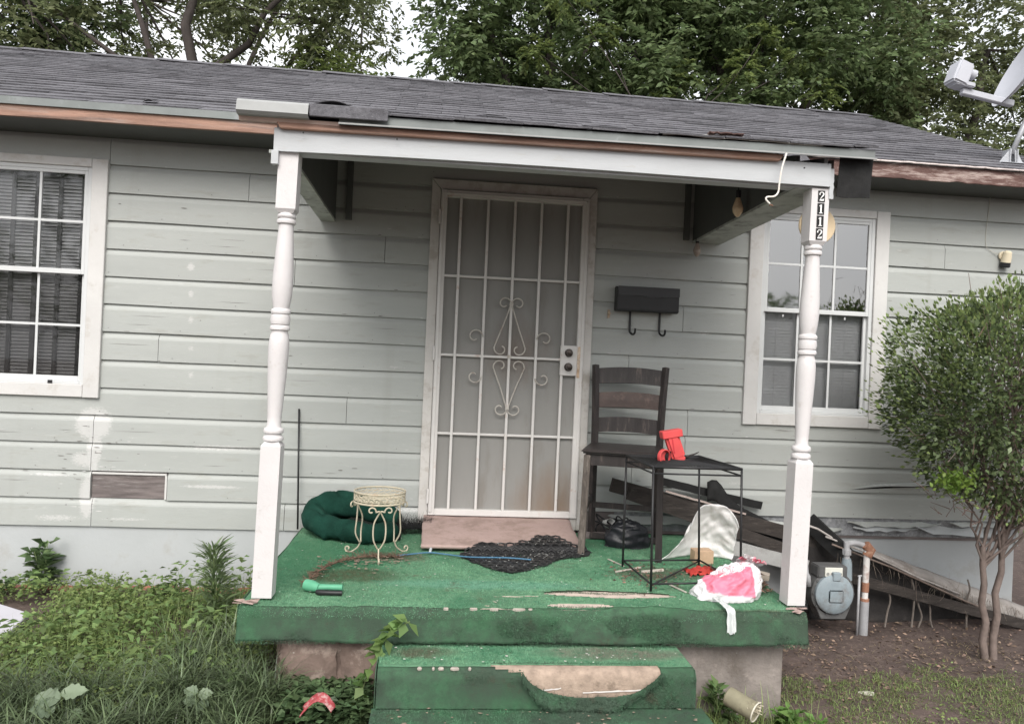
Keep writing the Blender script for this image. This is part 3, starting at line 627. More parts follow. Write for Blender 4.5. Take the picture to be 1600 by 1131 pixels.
# torn flap and frayed edges
V, Fs = [], []
def flap(u, v):
    x = .41+.575*u; hu = (x-.285)/.70; z0 = -.099-hole_low(hu, x); rag = fbm((x*22, 7, 0), 1)*.018*v
    drop = (.062*(1.15-.95*u)*math.sin(PI*min(1, u*.85+.14))+rag)*v; return (x, -1.846-(.034*v+.010*math.sin(u*13)*v)*math.sin(PI*min(1, u*.9+.08))**.5-.006*fbm((x*14, v*3, 4), 1), max(-.299, z0-drop))
m = MB(); m.grid(flap, 60, 7)
tag(m.build('torn_flap', CARPET_D, porch, smooth=True, solid=.003), 'torn flap of carpet hanging off the step')
def fringe(n, fn, ln=.012):
    P = np.array([fn(random.random()) for _ in range(n)]); return blades(P, rng.uniform(0, 2*PI, n), rng.uniform(.4, 1.4, n)*ln, np.full(n, .0022), rng.uniform(-1, 2.5, n), 2, rng.uniform(-1.2, 1.2, n))
fr_ = [fringe(1300, lambda t: (PXL+(PXR-PXL)*t, -1.59-random.random()*.008, -.133+.01*fbm(((PXL+(PXR-PXL)*t)*6, 0, 0), 2))),
       fringe(1500, lambda t: (lambda q_: (q_[0], q_[1]-.004, q_[2]))(flap(t, random.choice((0, 1, 1, .9)))), .020),
       fringe(700, lambda t: (SX0+(SX1-SX0)*t, -1.857, -.296)), fringe(500, lambda t: (.29+.69*t, -1.775+random.uniform(-.004, .004), -.145)),
       fringe(700, lambda t: (.56+.62*t, -1.312+.01*math.sin(t*9), .006)), fringe(400, lambda t: (.55+.43*t, -1.525, .006))]
tag(link('carpet_fringe', np_mesh('carpet_fringe', *cat_mesh(fr_), CARPET_D), porch, world=True), kind='stuff')
# short pile standing on the carpet
def pile(n, fx, nrm, ln):
    P = []; 
    while len(P) < n:
        q_ = fx()
        if q_ is not None: P.append(q_)
    P = np.array(P); d = unit(np.array(nrm)+rng.normal(0, .55, (n, 3))); sd = unit(np.cross(d, rng.normal(0, 1, (n, 3))))*.0013; L = rng.uniform(.4, 1.1, (n, 1))*ln
    V = np.stack([P-sd, P+sd, P+d*L+sd*.4, P+d*L-sd*.4], 1).reshape(-1, 3); return V, np.arange(n*4).reshape(n, 4)
def f_front():
    x = random.uniform(PXL, PXR); z = -.138*random.random()-.004; y0 = -1.57-.002*max(0, (-z-.04)/.0105); n1 = .020*fbm((x, y0, z*2), 2.5)+.008*fbm((x, y0, z), 11); return (x, y0-1.6*n1-.004+(.03*(1-min(1, -z/.04))), z)
def f_step():
    x = random.uniform(SX0, SX1); z = random.uniform(-.298, -.155)
    y0 = -1.840-.002*max(0, (-z-.2)/.0075*.25)
    n1 = .008*fbm((x, y0, z*2), 2.5)+.0032*fbm((x, y0, z), 11); yy = y0-1.6*n1-.0045+(.05*(1-math.sqrt(max(0, 1-((z+.2)/.05)**2))) if z > -.2 else 0)
    return None if hole_step(x, y0, z) < 1.03 else (x, yy, z)
def f_edge():
    a_ = random.uniform(0, PI/2); x = random.uniform(PXL, PXR); return (x, -1.532-.042*math.sin(a_), -.040+.043*math.cos(a_))
def f_top():
    x = random.uniform(PXL+.01, PXR-.01); y = -.1-1.43*random.random()**.7
    if hole_top(x, y) < 1.1 or (y > -.64 and -.05 < x < .93): return None
    return (x, y, .003+.004*fbm((x, y, 0), 2.5))
def f_tread():
    x = random.uniform(SX0, SX1); y = random.uniform(-1.79, -1.58); return None if hole_step(x, y, -.15) < 1.1 else (x, y, -.148)
def f_low():
    return (random.uniform(SX0, SX1), random.uniform(-2.12, -1.86), -.298)
def f_flap():
    u, v = random.random(), random.random(); x_, y_, z_ = flap(u, v); return (x_, y_-.003, z_)
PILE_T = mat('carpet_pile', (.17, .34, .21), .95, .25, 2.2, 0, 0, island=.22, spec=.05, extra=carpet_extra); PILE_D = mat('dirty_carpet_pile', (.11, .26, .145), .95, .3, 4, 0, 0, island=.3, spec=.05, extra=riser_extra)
tag(link('carpet_pile', np_mesh('carpet_pile', *cat_mesh([pile(52000, f_top, (0, 0, 1), .0055), pile(9000, f_tread, (0, 0, 1), .006), pile(5000, f_edge, (0, -.7, .7), .006)]), PILE_T), porch, world=True), kind='stuff')
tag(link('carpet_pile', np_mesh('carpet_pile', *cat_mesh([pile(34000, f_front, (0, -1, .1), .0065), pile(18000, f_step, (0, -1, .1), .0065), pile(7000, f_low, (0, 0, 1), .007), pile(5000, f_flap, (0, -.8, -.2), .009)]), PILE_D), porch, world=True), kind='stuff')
# doorstep
m = MB(); m.grid(lambda u, v: (-.035+.925*u+.006*fbm((v*4, 0, 0), 1), -.045-(.545-.06*u)*v-.012*math.sin(u*7)*v, (.078-.058*v)+.003*fbm((u*6, v*4, 0), 1)), 50, 30)
tag(m.build('doorstep', PINKCON, porch, smooth=True, solid=.018), 'worn pinkish concrete doorstep')
# crumbled corners under the posts
for (cx_, cy_) in ((-.755, -1.53), (1.70, -1.545)):
    for k in range(6):
        m = MB(); c_ = Vector((cx_+random.uniform(-.03, .03), cy_+random.uniform(-.02, .02), .004+random.random()*.006)); pts = [c_+Vector((random.uniform(-.03, .03), random.uniform(-.015, .015), random.uniform(0, .014))) for _ in range(8)]
        bm = bmesh.new(); [bm.verts.new(p) for p in pts]; bmesh.ops.convex_hull(bm, input=bm.verts[:]); me = bpy.data.meshes.new('rubble'); bm.to_mesh(me); bm.free(); me.materials.append(PINKCON); link('concrete_chip', me, porch, world=True)

# ================================================================== PORCH CANOPY
can = thing('porch_canopy', 'white wooden porch canopy on two turned posts with a shingled roof', 'porch roof', (.5, -1.0, 0))
def post(xb, xt, nm_label):
    H = 1.952; y0 = -1.48+.0405; h = .0425
    def cx_at(z): return xb+(xt-xb)*z/H
    m = MB()
    def sq(z0, z1, c0, c1, m=m):
        lv = [(z0, h), (z1-.0, h)]
        vs = []
        for z, r in ((z0, h if c0 == 0 else h*.72), (z0+.018*c0, h), (z1-.018*c1, h), (z1, h if c1 == 0 else h*.72)):
            a = cx_at(z); vs += [(a-r, y0-r, z), (a+r, y0-r, z), (a+r, y0+r, z), (a-r, y0+r, z)]
        fs = [(i*4+k, i*4+(k+1) % 4, (i+1)*4+(k+1) % 4, (i+1)*4+k) for i in range(3) for k in range(4)]+[(3, 2, 1, 0), (12, 13, 14, 15)]
        m.add(vs, fs)
    sq(.012, .690, 0, 1); o = m.build('post', POSTM, can, bevel=.003)
    m = MB(); sq2 = sq
    m.V = []; sq(1.690, H, 1, 0, m); m.build('post_top', POSTM, o, bevel=.003)
    tag(o, nm_label)
    R_ = [(.030, .688), (.042, .694), (.044, .704), (.040, .714), (.033, .718), (.033, .724), (.041, .728), (.043, .737), (.040, .747), (.032, .752), (.029, .765), (.030, .80), (.034, .88), (.0395, .98), (.043, 1.08), (.043, 1.12), (.039, 1.155), (.033, 1.172), (.034, 1.176),
          (.041, 1.180), (.042, 1.190), (.039, 1.198), (.034, 1.201), (.0395, 1.205), (.042, 1.225), (.0395, 1.244), (.034, 1.248), (.040, 1.252), (.042, 1.262), (.039, 1.270), (.033, 1.274), (.036, 1.29), (.041, 1.325), (.0435, 1.37), (.0425, 1.43), (.038, 1.52), (.033, 1.60), (.031, 1.632), (.031, 1.642), (.039, 1.647), (.041, 1.656), (.038, 1.665), (.032, 1.668), (.038, 1.672), (.040, 1.680), (.036, 1.690), (.030, 1.694)]
    m = MB(); vs = []; n = 32
    for r, z in R_:
        for k in range(n): a = 2*PI*k/n; vs.append((cx_at(z)+r*1.02*math.cos(a), y0+r*1.02*math.sin(a), z))
    m.add(vs, [(i*n+k, i*n+(k+1) % n, (i+1)*n+(k+1) % n, (i+1)*n+k) for i in range(len(R_)-1) for k in range(n)]); m.build('turned_shaft', POSTM, o, smooth=True, angle=.75)
    return o, cx_at
pl, cl = post(-.700, -.666, 'left turned white porch post'); pr, cr_ = post(1.722, 1.755, 'right turned white porch post with the house number')
# house number 2 1 1 2: black tiles with white serif digits
two = [(-.010, .0085), (-.0095, .013), (-.006, .0175), (0, .0190), (.0065, .0175), (.0095, .013), (.0092, .0085), (.006, .003), (.0, -.004), (-.0065, -.0125), (-.0065, -.0130)]
WH = mat('white_digit_print', (.8, .8, .78), .5, .02); BK = mat('black_tile', (.012, .012, .012), .4, .1)
def stroke(m, pts, ws, y):
    P = [Vector((a, 0, c_)) for a, c_ in pts]; vs = []
    for i, p in enumerate(P):
        d = (P[min(i+1, len(P)-1)]-P[max(i-1, 0)]).normalized(); nn = Vector((-d.z, 0, d.x)); w = ws[i]/2
        vs += [(p.x+nn.x*w, y, p.z+nn.z*w), (p.x-nn.x*w, y, p.z-nn.z*w)]
    m.add(vs, [(2*i, 2*i+1, 2*i+3, 2*i+2) for i in range(len(P)-1)])
for k, dg in enumerate('2112'):
    z = 1.915-k*.0585; xc = cr_(z)+.004; yf = -1.48-.002-.0025
    t = MB(); t.box((xc-.0165, yf, z-.0265), (xc+.0165, yf+.004, z+.0265)); tl = t.build('number_tile', BK, pr)
    d = MB(); y = yf-.0012
    if dg == '1':
        d.add([(xc-.0035, y, z-.018), (xc+.0035, y, z-.018), (xc+.0035, y, z+.020), (xc-.0035, y, z+.018)], [(0, 1, 2, 3)])
        d.add([(xc-.009, y-.0002, z-.021), (xc+.009, y-.0002, z-.021), (xc+.009, y-.0002, z-.018), (xc-.009, y-.0002, z-.018)], [(0, 1, 2, 3)])
        d.add([(xc-.0036, y-.0002, z+.018), (xc-.0036, y-.0002, z+.013), (xc-.009, y-.0002, z+.011), (xc-.009, y-.0002, z+.0135)], [(0, 1, 2, 3)])
    else:
        tmp = MB(); stroke(tmp, two, [.0035, .0035, .003, .003, .0045, .0065, .0070, .0055, .0035, .0025, .0025], 0); d.add([(xc+a, y, z+c_) for a, _, c_ in tmp.V], tmp.F)
        d.add([(xc-.0105, y-.0002, z-.021), (xc+.010, y-.0002, z-.021), (xc+.0115, y-.0002, z-.008), (xc+.0085, y-.0002, z-.0125), (xc-.0085, y-.0002, z-.0150)], [(0, 1, 2, 3, 4)])
        d.add([(xc-.0118, y-.0002, z+.006), (xc-.0065, y-.0002, z+.006), (xc-.0065, y-.0002, z+.0115), (xc-.0118, y-.0002, z+.0115)], [(0, 1, 2, 3)])
    d.build('digit', WH, tl)
# header board and frame
def tilt(m):
    m.V = [(x, y, z+.0055*(x+.2)) for x, y, z in m.V]; return m
hz0, hz1 = 1.954, 2.054
m = MB(); m.grid(lambda u, v: (-.728+2.520*u, -1.497, hz0+.007*math.sin(u*PI*1.3)*(1-v)+(hz1-hz0)*v), 30, 2); tilt(m).build('header_board', HEADM, can, solid=.024)
m = MB(); m.box((-.695, -1.470, 1.953), (1.76, -1.40, 1.966)); m.build('header_underside', HEADM, can)
m = MB(); m.box((-.735, -1.505, 1.893), (-.705, -1.47, hz0-.002)); m.box((-.70, -1.500, 1.950), (-.615, -1.47, hz0-.003)); m.build('trim_block', HEADM, can, bevel=.002)
m = MB(); m.grid(lambda u, v: (1.793+.02*u+(.006*fbm((v*9, 0, 0), 1)), -1.488, 1.905+.14*v), 2, 10); m.build('trim_block', HEADM, can, solid=.012)
m = MB(); m.prism([(-.70, 2.046), (1.535, 2.046), (1.555, 2.078), (-.72, 2.078)], -1.522, -1.495); tag(tilt(m).build('trim_strip', BAREWOOD, can, bevel=.004), 'bare reddish wood strip along the top of the header')
m = MB(); m.box((-.45, -1.53, 2.080), (1.985, -1.525, 2.119)); m.prism([(-1.53, 2.076), (-1.548, 2.072), (-1.548, 2.077), (-1.53, 2.082)], -.45, 1.985, 'x'); 
tag(tilt(m).build('drip_edge', DRIP, can), 'grey green drip edge along the canopy front')
m = MB(); m.box((-.45, -1.5485, 2.0735), (1.985, -1.5445, 2.0795)); tilt(m).build('drip_lip', DRIPW, can)
m = MB(); m.prism([(-1.56, 2.082), (-1.575, 2.094), (-1.567, 2.135), (-1.555, 2.146), (-1.50, 2.146), (-1.50, 2.142), (-1.553, 2.141), (-1.563, 2.133), (-1.57, 2.095), (-1.557, 2.086), (-1.50, 2.085), (-1.50, 2.082)], -.872, -.575, 'x'); tag(m.build('gutter_piece', DRIPW, can), 'short bright piece of metal edging')
m = MB(); m.prism([(-1.50, 2.066), (-1.52, 2.066), (-1.53, 2.083), (-1.50, 2.083)], -.872, -.45, 'x'); m.build('trim_strip', mat('pinkish_wood', (.5, .38, .33), .7, .15, 9), can)
m = MB(); m.box((-.573, -1.562, 2.092), (-.24, -1.552, 2.146)); m.build('shingle_strip', SHINGLE, can, bevel=.003)
m = MB(); m.grid(lambda u, v: (-.56+u*.17, -1.55+v*.16, 2.150+v*.04+.020*math.sin(u*PI)*(1-.7*v)), 12, 3); tag(m.build('lifted_shingle', SHINGLE, can, solid=.004), 'curled lifted shingle')
# canopy roof deck and shingles
CS = .285; ca = math.atan(CS)
m = MB(); m.prism([(-1.52, 2.120), (-.10, 2.120+1.42*CS), (-.10, 2.100+1.42*CS), (-1.52, 2.100)], -.865, 1.99, 'x'); cdk = tilt(m).build('roof_deck', FELT, can)
for r in range(12):
    x = -.87-(r % 2)*.15
    while x < 1.99:
        a, c_ = max(x, -.87), min(x+.300, 1.99)
        if c_-a > .04:
            me = random.choice(variants); o = link('shingle', me, cdk, (a, -1.545+r*.12*math.cos(ca), 2.127+r*.12*math.sin(ca)+.0055*(a+.2))); o.rotation_euler = (ca, 0, random.uniform(-.008, .008)); o.scale.x = (c_-a)/.301
        x += .305
m = MB(); m.grid(lambda u, v: (.98+u*.75, -1.535+v*.05, 2.136+.03*math.sin(min(1, u*1.3)*PI)*v+.006*fbm((u*5, v, 0), 1)), 20, 2); m.build('loose_flashing', mat('torn_felt_paper', (.45, .44, .41), .7, .2, 9), can, solid=.003)
m = MB(); m.grid(lambda u, v: (1.20+u*.16, -1.52+v*.04, 2.168+.012*fbm((u*15, v*5, 0), 1)), 10, 2); m.build('torn_shingle', ROTWOOD, can, solid=.004)
# side gables, side beams, ceiling
for (xo, xi) in ((-.725, -.665), (1.795, 1.64)):
    s = 1 if xi > xo else -1
    xa, xb = min(xo, xi), max(xo, xi)
    wv = xo+s*.022
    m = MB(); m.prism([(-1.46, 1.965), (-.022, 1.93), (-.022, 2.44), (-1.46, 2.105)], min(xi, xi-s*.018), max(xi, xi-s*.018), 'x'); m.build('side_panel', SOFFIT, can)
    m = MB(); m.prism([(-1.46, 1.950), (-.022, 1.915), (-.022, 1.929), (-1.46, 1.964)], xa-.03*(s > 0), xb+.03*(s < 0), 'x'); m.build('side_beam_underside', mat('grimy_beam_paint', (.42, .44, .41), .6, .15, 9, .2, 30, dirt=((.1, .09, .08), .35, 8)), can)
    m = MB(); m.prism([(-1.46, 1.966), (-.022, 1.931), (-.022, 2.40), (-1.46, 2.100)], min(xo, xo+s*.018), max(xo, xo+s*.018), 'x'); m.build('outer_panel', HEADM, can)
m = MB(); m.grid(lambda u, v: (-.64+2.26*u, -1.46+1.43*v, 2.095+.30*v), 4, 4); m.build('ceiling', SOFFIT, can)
for x in (-.60, 1.575): m = MB(); m.box((x, -.05, 1.93), (x+.035, -.022, 2.37)); m.build('wall_cleat', SOFFIT, can)
m = MB(); m.grid(lambda u, v: (1.835+u*.155+.012*(v-1), -1.50+.01*math.sin(u*5), 1.915+v*.205+(.006*fbm((u*8, 0, 0), 1))), 8, 6); tag(m.build('felt_flap', FELT, can, solid=.004), 'black roofing felt hanging down at the right corner')
m = MB(); m.box((1.813, -1.44, 1.99), (1.835, -1.40, 2.10)); m.build('rafter_end', OLDWOOD, can)
for x in (-.60, -.20, 1.65): m = MB(); m.lathe([(.004, 0), (.004, .003)], 8, Matrix.Translation((x, -1.5215, 2.03)) @ Matrix.Rotation(PI/2, 4, 'X')); m.build('nail_head', BLACKM, can)
for (px, py) in ((465, 208), (607, 214), (1276, 265)): pass

# ================================================================== THINGS ON THE WALL AND CANOPY
# mailbox
mb_ = thing('mailbox', 'black wall mailbox with two newspaper hooks beside the door', 'mailbox', (1.337, -.10, 1.44))
m = MB(); x0, x1 = 1.135, 1.538; m.prism([(-.022, 1.445), (-.022, 1.60), (-.045, 1.605), (-.118, 1.575), (-.118, 1.45), (-.105, 1.44)], x0, x1, 'x'); m.build('box', BLACKM, mb_, bevel=.004, seg=2)
m = MB(); m.prism([(x0, 1.600), (x1, 1.600), (x1, 1.545)] + [(x1-.40*t, 1.545-.004*math.sin(t*9)+(-.018*math.exp(-((t-.45)/.12)**2) if True else 0)-.0*t) for t in [k/12 for k in range(1, 13)]], -.124, -.119); m.build('lid', mat('black_lid', (.030, .030, .032), .35, .1), mb_)
for x in (1.243, 1.44):
    m = MB(); m.tube(smooth_path([(x, -.03, 1.45), (x, -.03, 1.36), (x, -.035, 1.315), (x+.012, -.06, 1.298), (x+.02, -.085, 1.305), (x+.022, -.088, 1.335)], 5), .007, 8); m.build('hook', BLACKM, mb_, smooth=True)
t = MB(); t.lathe([(.010, 0), (.011, .01), (.008, .02), (.008, .03)], 12, Matrix.Translation(W(951, 490, 'y', -.022)) @ Matrix.Rotation(PI/2, 4, 'X')); t.box(tuple(W(951, 497, 'y', -.03)-Vector((.008, .004, .0))), tuple(W(951, 484, 'y', -.026)+Vector((.008, .002, 0))))
tag(t.build('doorbell', mat('old_beige_plastic', (.42, .33, .24), .5, .2, 30)), 'small old beige doorbell button left of the mailbox', 'doorbell')
# round tan disc behind right post
m = MB(); M = Matrix.Translation((1.805-.01, -1.375, 1.800)) @ Matrix.Rotation(PI/2, 4, 'X'); m.lathe([(.0, -.004), (.086, -.004), (.090, 0), (.090, .010), (.086, .014), (.0, .014)], 40, M, cap=False)
dsc = m.build('round_disc', mat('tan_disc', (.60, .48, .32), .6, .08, 6, dirt=((.42, .32, .2), .2, 6)), smooth=True, angle=.5); tag(dsc, 'round tan wooden disc fixed behind the right porch post', 'disc')
# bulbs
def bulb(name, label, p, L, shade, tilt=0):
    t = thing(name, label, 'light bulb', p)
    M = Matrix.Rotation(tilt, 4, 'X')
    m = MB(); m.lathe([(.014, .0), (.014, -.035), (.012, -.04)], 16, M); o = m.build('socket', BLACKM, t, world=False, smooth=True, angle=.6)
    m = MB(); m.lathe([(.011, -.035), (.013, -.045), (.020, -.065), (.028, -.090), (.029, -.100), (.025, -.118), (.012, -.138), (.004, -.143)], 20, M); o = m.build('bulb_glass', shade, t, world=False, smooth=True)
    m = MB(); m.tube([(0, 0, 0), (0, 0, L)], .003, 6); m.build('cord', BLACKM, t, world=False)
    return t
bulb('hanging_bulb', 'amber pear shaped bulb hanging from the porch ceiling', W(1154, 298, 'y', -.9), .13, mat('amber_bulb', (.68, .52, .34), .25, .12, 40, spec=.6))
bulb('wall_bulb', 'small clear brownish bulb under the beam right of the mailbox', W(1090, 372, 'y', -.09), .05, mat('smoky_bulb', (.34, .28, .24), .25, .15, 40, spec=.6)).scale = (.85, .85, .85)
# dangling white cable
m = MB(); m.tube(smooth_path([W(1229, 240, 'y', -1.56), W(1222, 262, 'y', -1.56), W(1218, 285, 'y', -1.555), W(1216, 300, 'y', -1.55), W(1210, 307, 'y', -1.55), W(1199, 308, 'y', -1.55), W(1197, 312, 'y', -1.55), W(1203, 319, 'y', -1.55)], 6), .0042, 8)
cb = m.build('hanging_cable', mat('white_cable', (.72, .68, .62), .5, .08), smooth=True); tag(cb, 'white cut cable dangling over the header board', 'cable')
for k in range(4):
    m = MB(); p = W(1203, 319, 'y', -1.55); m.tube([p, p+Vector((random.uniform(-.015, .02), random.uniform(-.01, .01), random.uniform(-.02, .0)))], .0012, 5); m.build('wire_end', mat('copper', (.3, .12, .07), .4, metal=.6), cb)
# wall security camera / lamp
wc = thing('outdoor_spotlight', 'cream wall mounted spotlight with black rim on the siding', 'light', W(1566, 400, 'y', -.03))
m = MB(); m.lathe([(.030, 0), (.030, .010), (.018, .014)], 20, Matrix.Rotation(PI/2, 4, 'X')); m.build('base', mat('cream_plastic', (.66, .58, .43), .5, .08), wc, world=False, smooth=True, angle=.5)
m = MB(); m.lathe([(.014, .03), (.026, .02), (.030, -.02), (.031, -.05)], 20, Matrix.Translation((.008, -.035, 0)) @ Matrix.Rotation(.25, 4, 'X')); m.build('lamp_body', MATS['cream_plastic'], wc, world=False, smooth=True, angle=.6)
m = MB(); m.lathe([(.0315, -.048), (.033, -.075), (.027, -.082)], 20, Matrix.Translation((.008, -.035, 0)) @ Matrix.Rotation(.25, 4, 'X')); m.build('rim', BLACKM, wc, world=False, smooth=True, angle=.6)
m = MB(); m.tube(smooth_path([W(1550, 272, 'y', -.025), W(1546, 320, 'y', -.025), W(1541, 360, 'y', -.025), W(1541, 385, 'y', -.025), W(1550, 393, 'y', -.03), W(1560, 398, 'y', -.04)], 6), .0022, 5)
tag(m.build('thin_wire', mat('beige_wire', (.5, .48, .42), .5)), 'thin pale wire running down the siding to the spotlight', 'wire')
# satellite dish
dish = thing('satellite_dish', 'grey satellite dish on a tripod foot at the right end of the roof', 'satellite dish', W(1580, 246, 'y', -.12))
DM = mat('dish_grey_paint', (.46, .47, .51), .45, .06, 6, .03, 30, dirt=((.35, .35, .37), .1, 9)); DF = mat('galvanised_foot', (.40, .41, .43), .45, .15, 12, metal=.3)
o0 = Vector(dish.location)
m = MB(); m.tube([o0+Vector((0, 0, .02)), W(1600, 196, 'y', -.12), W(1622, 140, 'y', -.12)], .017, 14); m.build('mast', DF, dish, smooth=True)
m = MB()
for (dx, dy) in ((-.10, -.02), (.075, -.01)):
    m.prism([(o0.x+dx, o0.z-.045), (o0.x+dx*.2, o0.z-.045), (o0.x+dx*.10, o0.z+.05), (o0.x+dx*.35, o0.z+.035)], o0.y-.02, o0.y-.014)
m.box((o0.x-.03, o0.y-.03, o0.z-.05), (o0.x-.022, o0.y+.05, o0.z+.05)); m.box((o0.x+.022, o0.y-.03, o0.z-.05), (o0.x+.03, o0.y+.05, o0.z+.05)); m.box((o0.x-.10, o0.y-.05, o0.z-.052), (o0.x+.08, o0.y+.10, o0.z-.046), Matrix.Identity(4))
m.build('foot', DF, dish, bevel=.002)
m = MB(); m.bar(W(1502, 143, 'y', -.15), W(1582, 163, 'y', -.15), .04, .042); m.build('arm', DM, dish, bevel=.005)
p0 = W(1500, 118, 'y', -.15)
m = MB(); M = Matrix.Translation(p0) @ Matrix.Rotation(.35, 4, 'Y'); m.box((-.062, -.06, -.078), (.045, .06, .075), M); m.build('receiver', DM, dish, bevel=.012, seg=3)
m = MB(); M = Matrix.Translation(p0+Vector((.03, 0, .03))) @ Matrix.Rotation(PI/2+.35, 4, 'Y'); m.lathe([(.022, 0), (.024, .02), (.034, .06), (.034, .075)], 20, M); m.build('feed_horn', DM, dish, smooth=True, angle=.6)
m = MB(); M = Matrix.Translation(p0+Vector((.0, 0, -.065))) @ Matrix.Rotation(.15, 4, 'Y'); m.box((-.055, -.05, -.016), (.08, .05, .016), M); m.build('receiver_bracket', DM, dish, bevel=.006, seg=2)
nrm = Vector((-.84, .20, .42)).normalized(); ud_ = (Vector((0, 0, 1))-nrm*nrm.z).normalized(); dc = W(1563, 161, 'y', -.15)+ud_*.275; Q = nrm.to_track_quat('Z', 'Y').to_matrix().to_4x4()
m = MB(); prof_ = [(.0, -.055), (.08, -.052), (.16, -.042), (.23, -.022), (.28, 0), (.285, .002), (.283, -.006), (.23, -.030), (.16, -.050), (.08, -.060), (.0, -.063)]
m.lathe(prof_, 48, Matrix.Translation(dc) @ Q @ Matrix.Diagonal((.95, 1, 1, 1)), cap=False); m.build('reflector', DM, dish, smooth=True, angle=.9)
m = MB(); m.tube([dc-nrm*.06, dc-nrm*.12, W(1622, 140, 'y', -.12)], [.05, .04, .025], 14); m.build('mount', DF, dish, smooth=True)

# ================================================================== THINGS ON THE PORCH
# ladder-back chair (counter height), built in its own frame: x right, -y front
ch = thing('ladder_back_chair', 'tall dark wooden ladder back chair right of the door with a worn front leg', 'chair', (1.143, -.452, 0), -.285)
hw, hd = .205, .20
for (x, y, mt, lb) in ((-hw, -hd, WORNWOOD, 'scuffed grey front leg'), (hw, -hd, DARKWOOD, None)):
    m = MB(); m.bar((x*1.06, y-.015, 0), (x, y, .575), .038, .038); o = m.build('leg', mt, ch, world=False, bevel=.003); tag(o, lb)
for s in (-1, 1):
    m = MB(); pts = smooth_path([(s*hw*.97, hd+.03, 0), (s*hw*.97, hd, .30), (s*hw*.97, hd-.005, .60), (s*hw*1.0, hd+.012, .85), (s*hw*1.06, hd+.055, 1.09)], 4)
    for a, b_ in zip(pts[:-1], pts[1:]): pass
    m.tube(pts, .0225, 4, flat=1.0); m.build('back_leg', DARKWOOD, ch, world=False)
def slat(z0, z1, mt, bow=.012):
    m = MB(); w_ = hw*.99+.03*(z0-.6)*.1
    def f(u, v):
        x = -w_+2*w_*u; c_ = math.sin(PI*u); z = z0+(z1-z0)*v
        return (x, hd+.015*(z-.6)/.25+.035*(z-.85 if z > .85 else 0)/.24+.012*c_, z+bow*c_*(1 if v > .5 else .8))
    m.grid(f, 14, 2); return m.build('back_slat', mt, ch, world=False, solid=.016, bevel=.0)
slat(.975, 1.070, DARKWOOD, .014); slat(.825, .918, BROWNSLAT, .012); slat(.672, .762, DARKWOOD, .012)
m = MB(); m.prism([(-hw-.035, -hd-.035), (hw+.035, -hd-.035), (hw+.02, hd-.0), (-hw-.02, hd-.0)], .583, .610, 'z'); m.build('seat', mat('dark_seat', (.030, .025, .024), .4, .3, 9, .1, 30), ch, world=False, bevel=.011, seg=3)
for (a, b_) in (((-hw, -hd, .548), (hw, -hd, .548)), ((-hw, hd, .548), (hw, hd, .548)), ((-hw, -hd, .548), (-hw, hd, .548)), ((hw, -hd, .548), (hw, hd, .548))):
    m = MB(); m.bar(a, b_, .018, .062); m.build('apron', DARKWOOD, ch, world=False)
for (a, b_) in (((-hw, -hd, .27), (-hw, hd, .27)), ((hw, -hd, .27), (hw, hd, .27)), ((-hw, hd, .22), (hw, hd, .22)), ((-hw, hd-.01, .03), (hw, hd-.01, .03)), ((-hw*1.0, -hd, .17), (hw, -hd, .17))):
    if a[2] == .17: continue
    m = MB(); m.bar(a, b_, .020, .034); m.build('stretcher', DARKWOOD, ch, world=False, bevel=.002)

# square wire mesh side table
tb = thing('wire_table', 'black wire frame side table with a mesh top in front of the chair', 'table', (1.31, -1.03, 0))
TC = [W(979, 712, 'z', .60), W(1021, 729, 'z', .60), W(1159, 733, 'z', .60), W(1100, 711, 'z', .60)]
FC = [Vector((1.06, -.83, 0)), Vector((1.095, -1.26, 0)), Vector((1.57, -1.20, 0)), Vector((1.50, -.79, 0))]
for i in (3,): TC[i] = Vector((1.50, -.72, .60))
for i in range(4):
    m = MB(); m.tube([FC[i], TC[i]], .0062, 8); m.build('leg', BLACKM, tb, smooth=True)
    m = MB(); a, b_ = TC[i], TC[(i+1) % 4]; m.tube([a, b_], .0075, 8); m.build('rim', BLACKM, tb, smooth=True)
    m = MB(); a, b_ = TC[i].lerp(FC[i], .055), TC[(i+1) % 4].lerp(FC[(i+1) % 4], .055); m.tube([a, b_], .0045, 8); m.build('upper_rail', BLACKM, tb, smooth=True)
    m = MB(); a, b_ = FC[i].lerp(TC[i], .06), FC[(i+1) % 4].lerp(TC[(i+1) % 4], .06); m.tube([a, b_], .005, 8); m.build('lower_rail', BLACKM, tb, smooth=True)
m = MB(); m.tube([FC[1].lerp(TC[1], .05), FC[3].lerp(TC[3], .05)], .0045, 8); m.build('brace', BLACKM, tb, smooth=True)
m = MB(); nW = 28
for k in range(1, nW):
    f = k/nW
    for (a, b_) in ((TC[0].lerp(TC[1], f), TC[3].lerp(TC[2], f)), (TC[0].lerp(TC[3], f), TC[1].lerp(TC[2], f))):
        pts = [a.lerp(b_, t/6)+Vector((0, 0, .008*math.sin(t/6*PI))) for t in range(7)]; m.tube(pts, .0017, 4, cap=False)
tag(m.build('mesh_top', BLACKM, tb), kind='stuff')
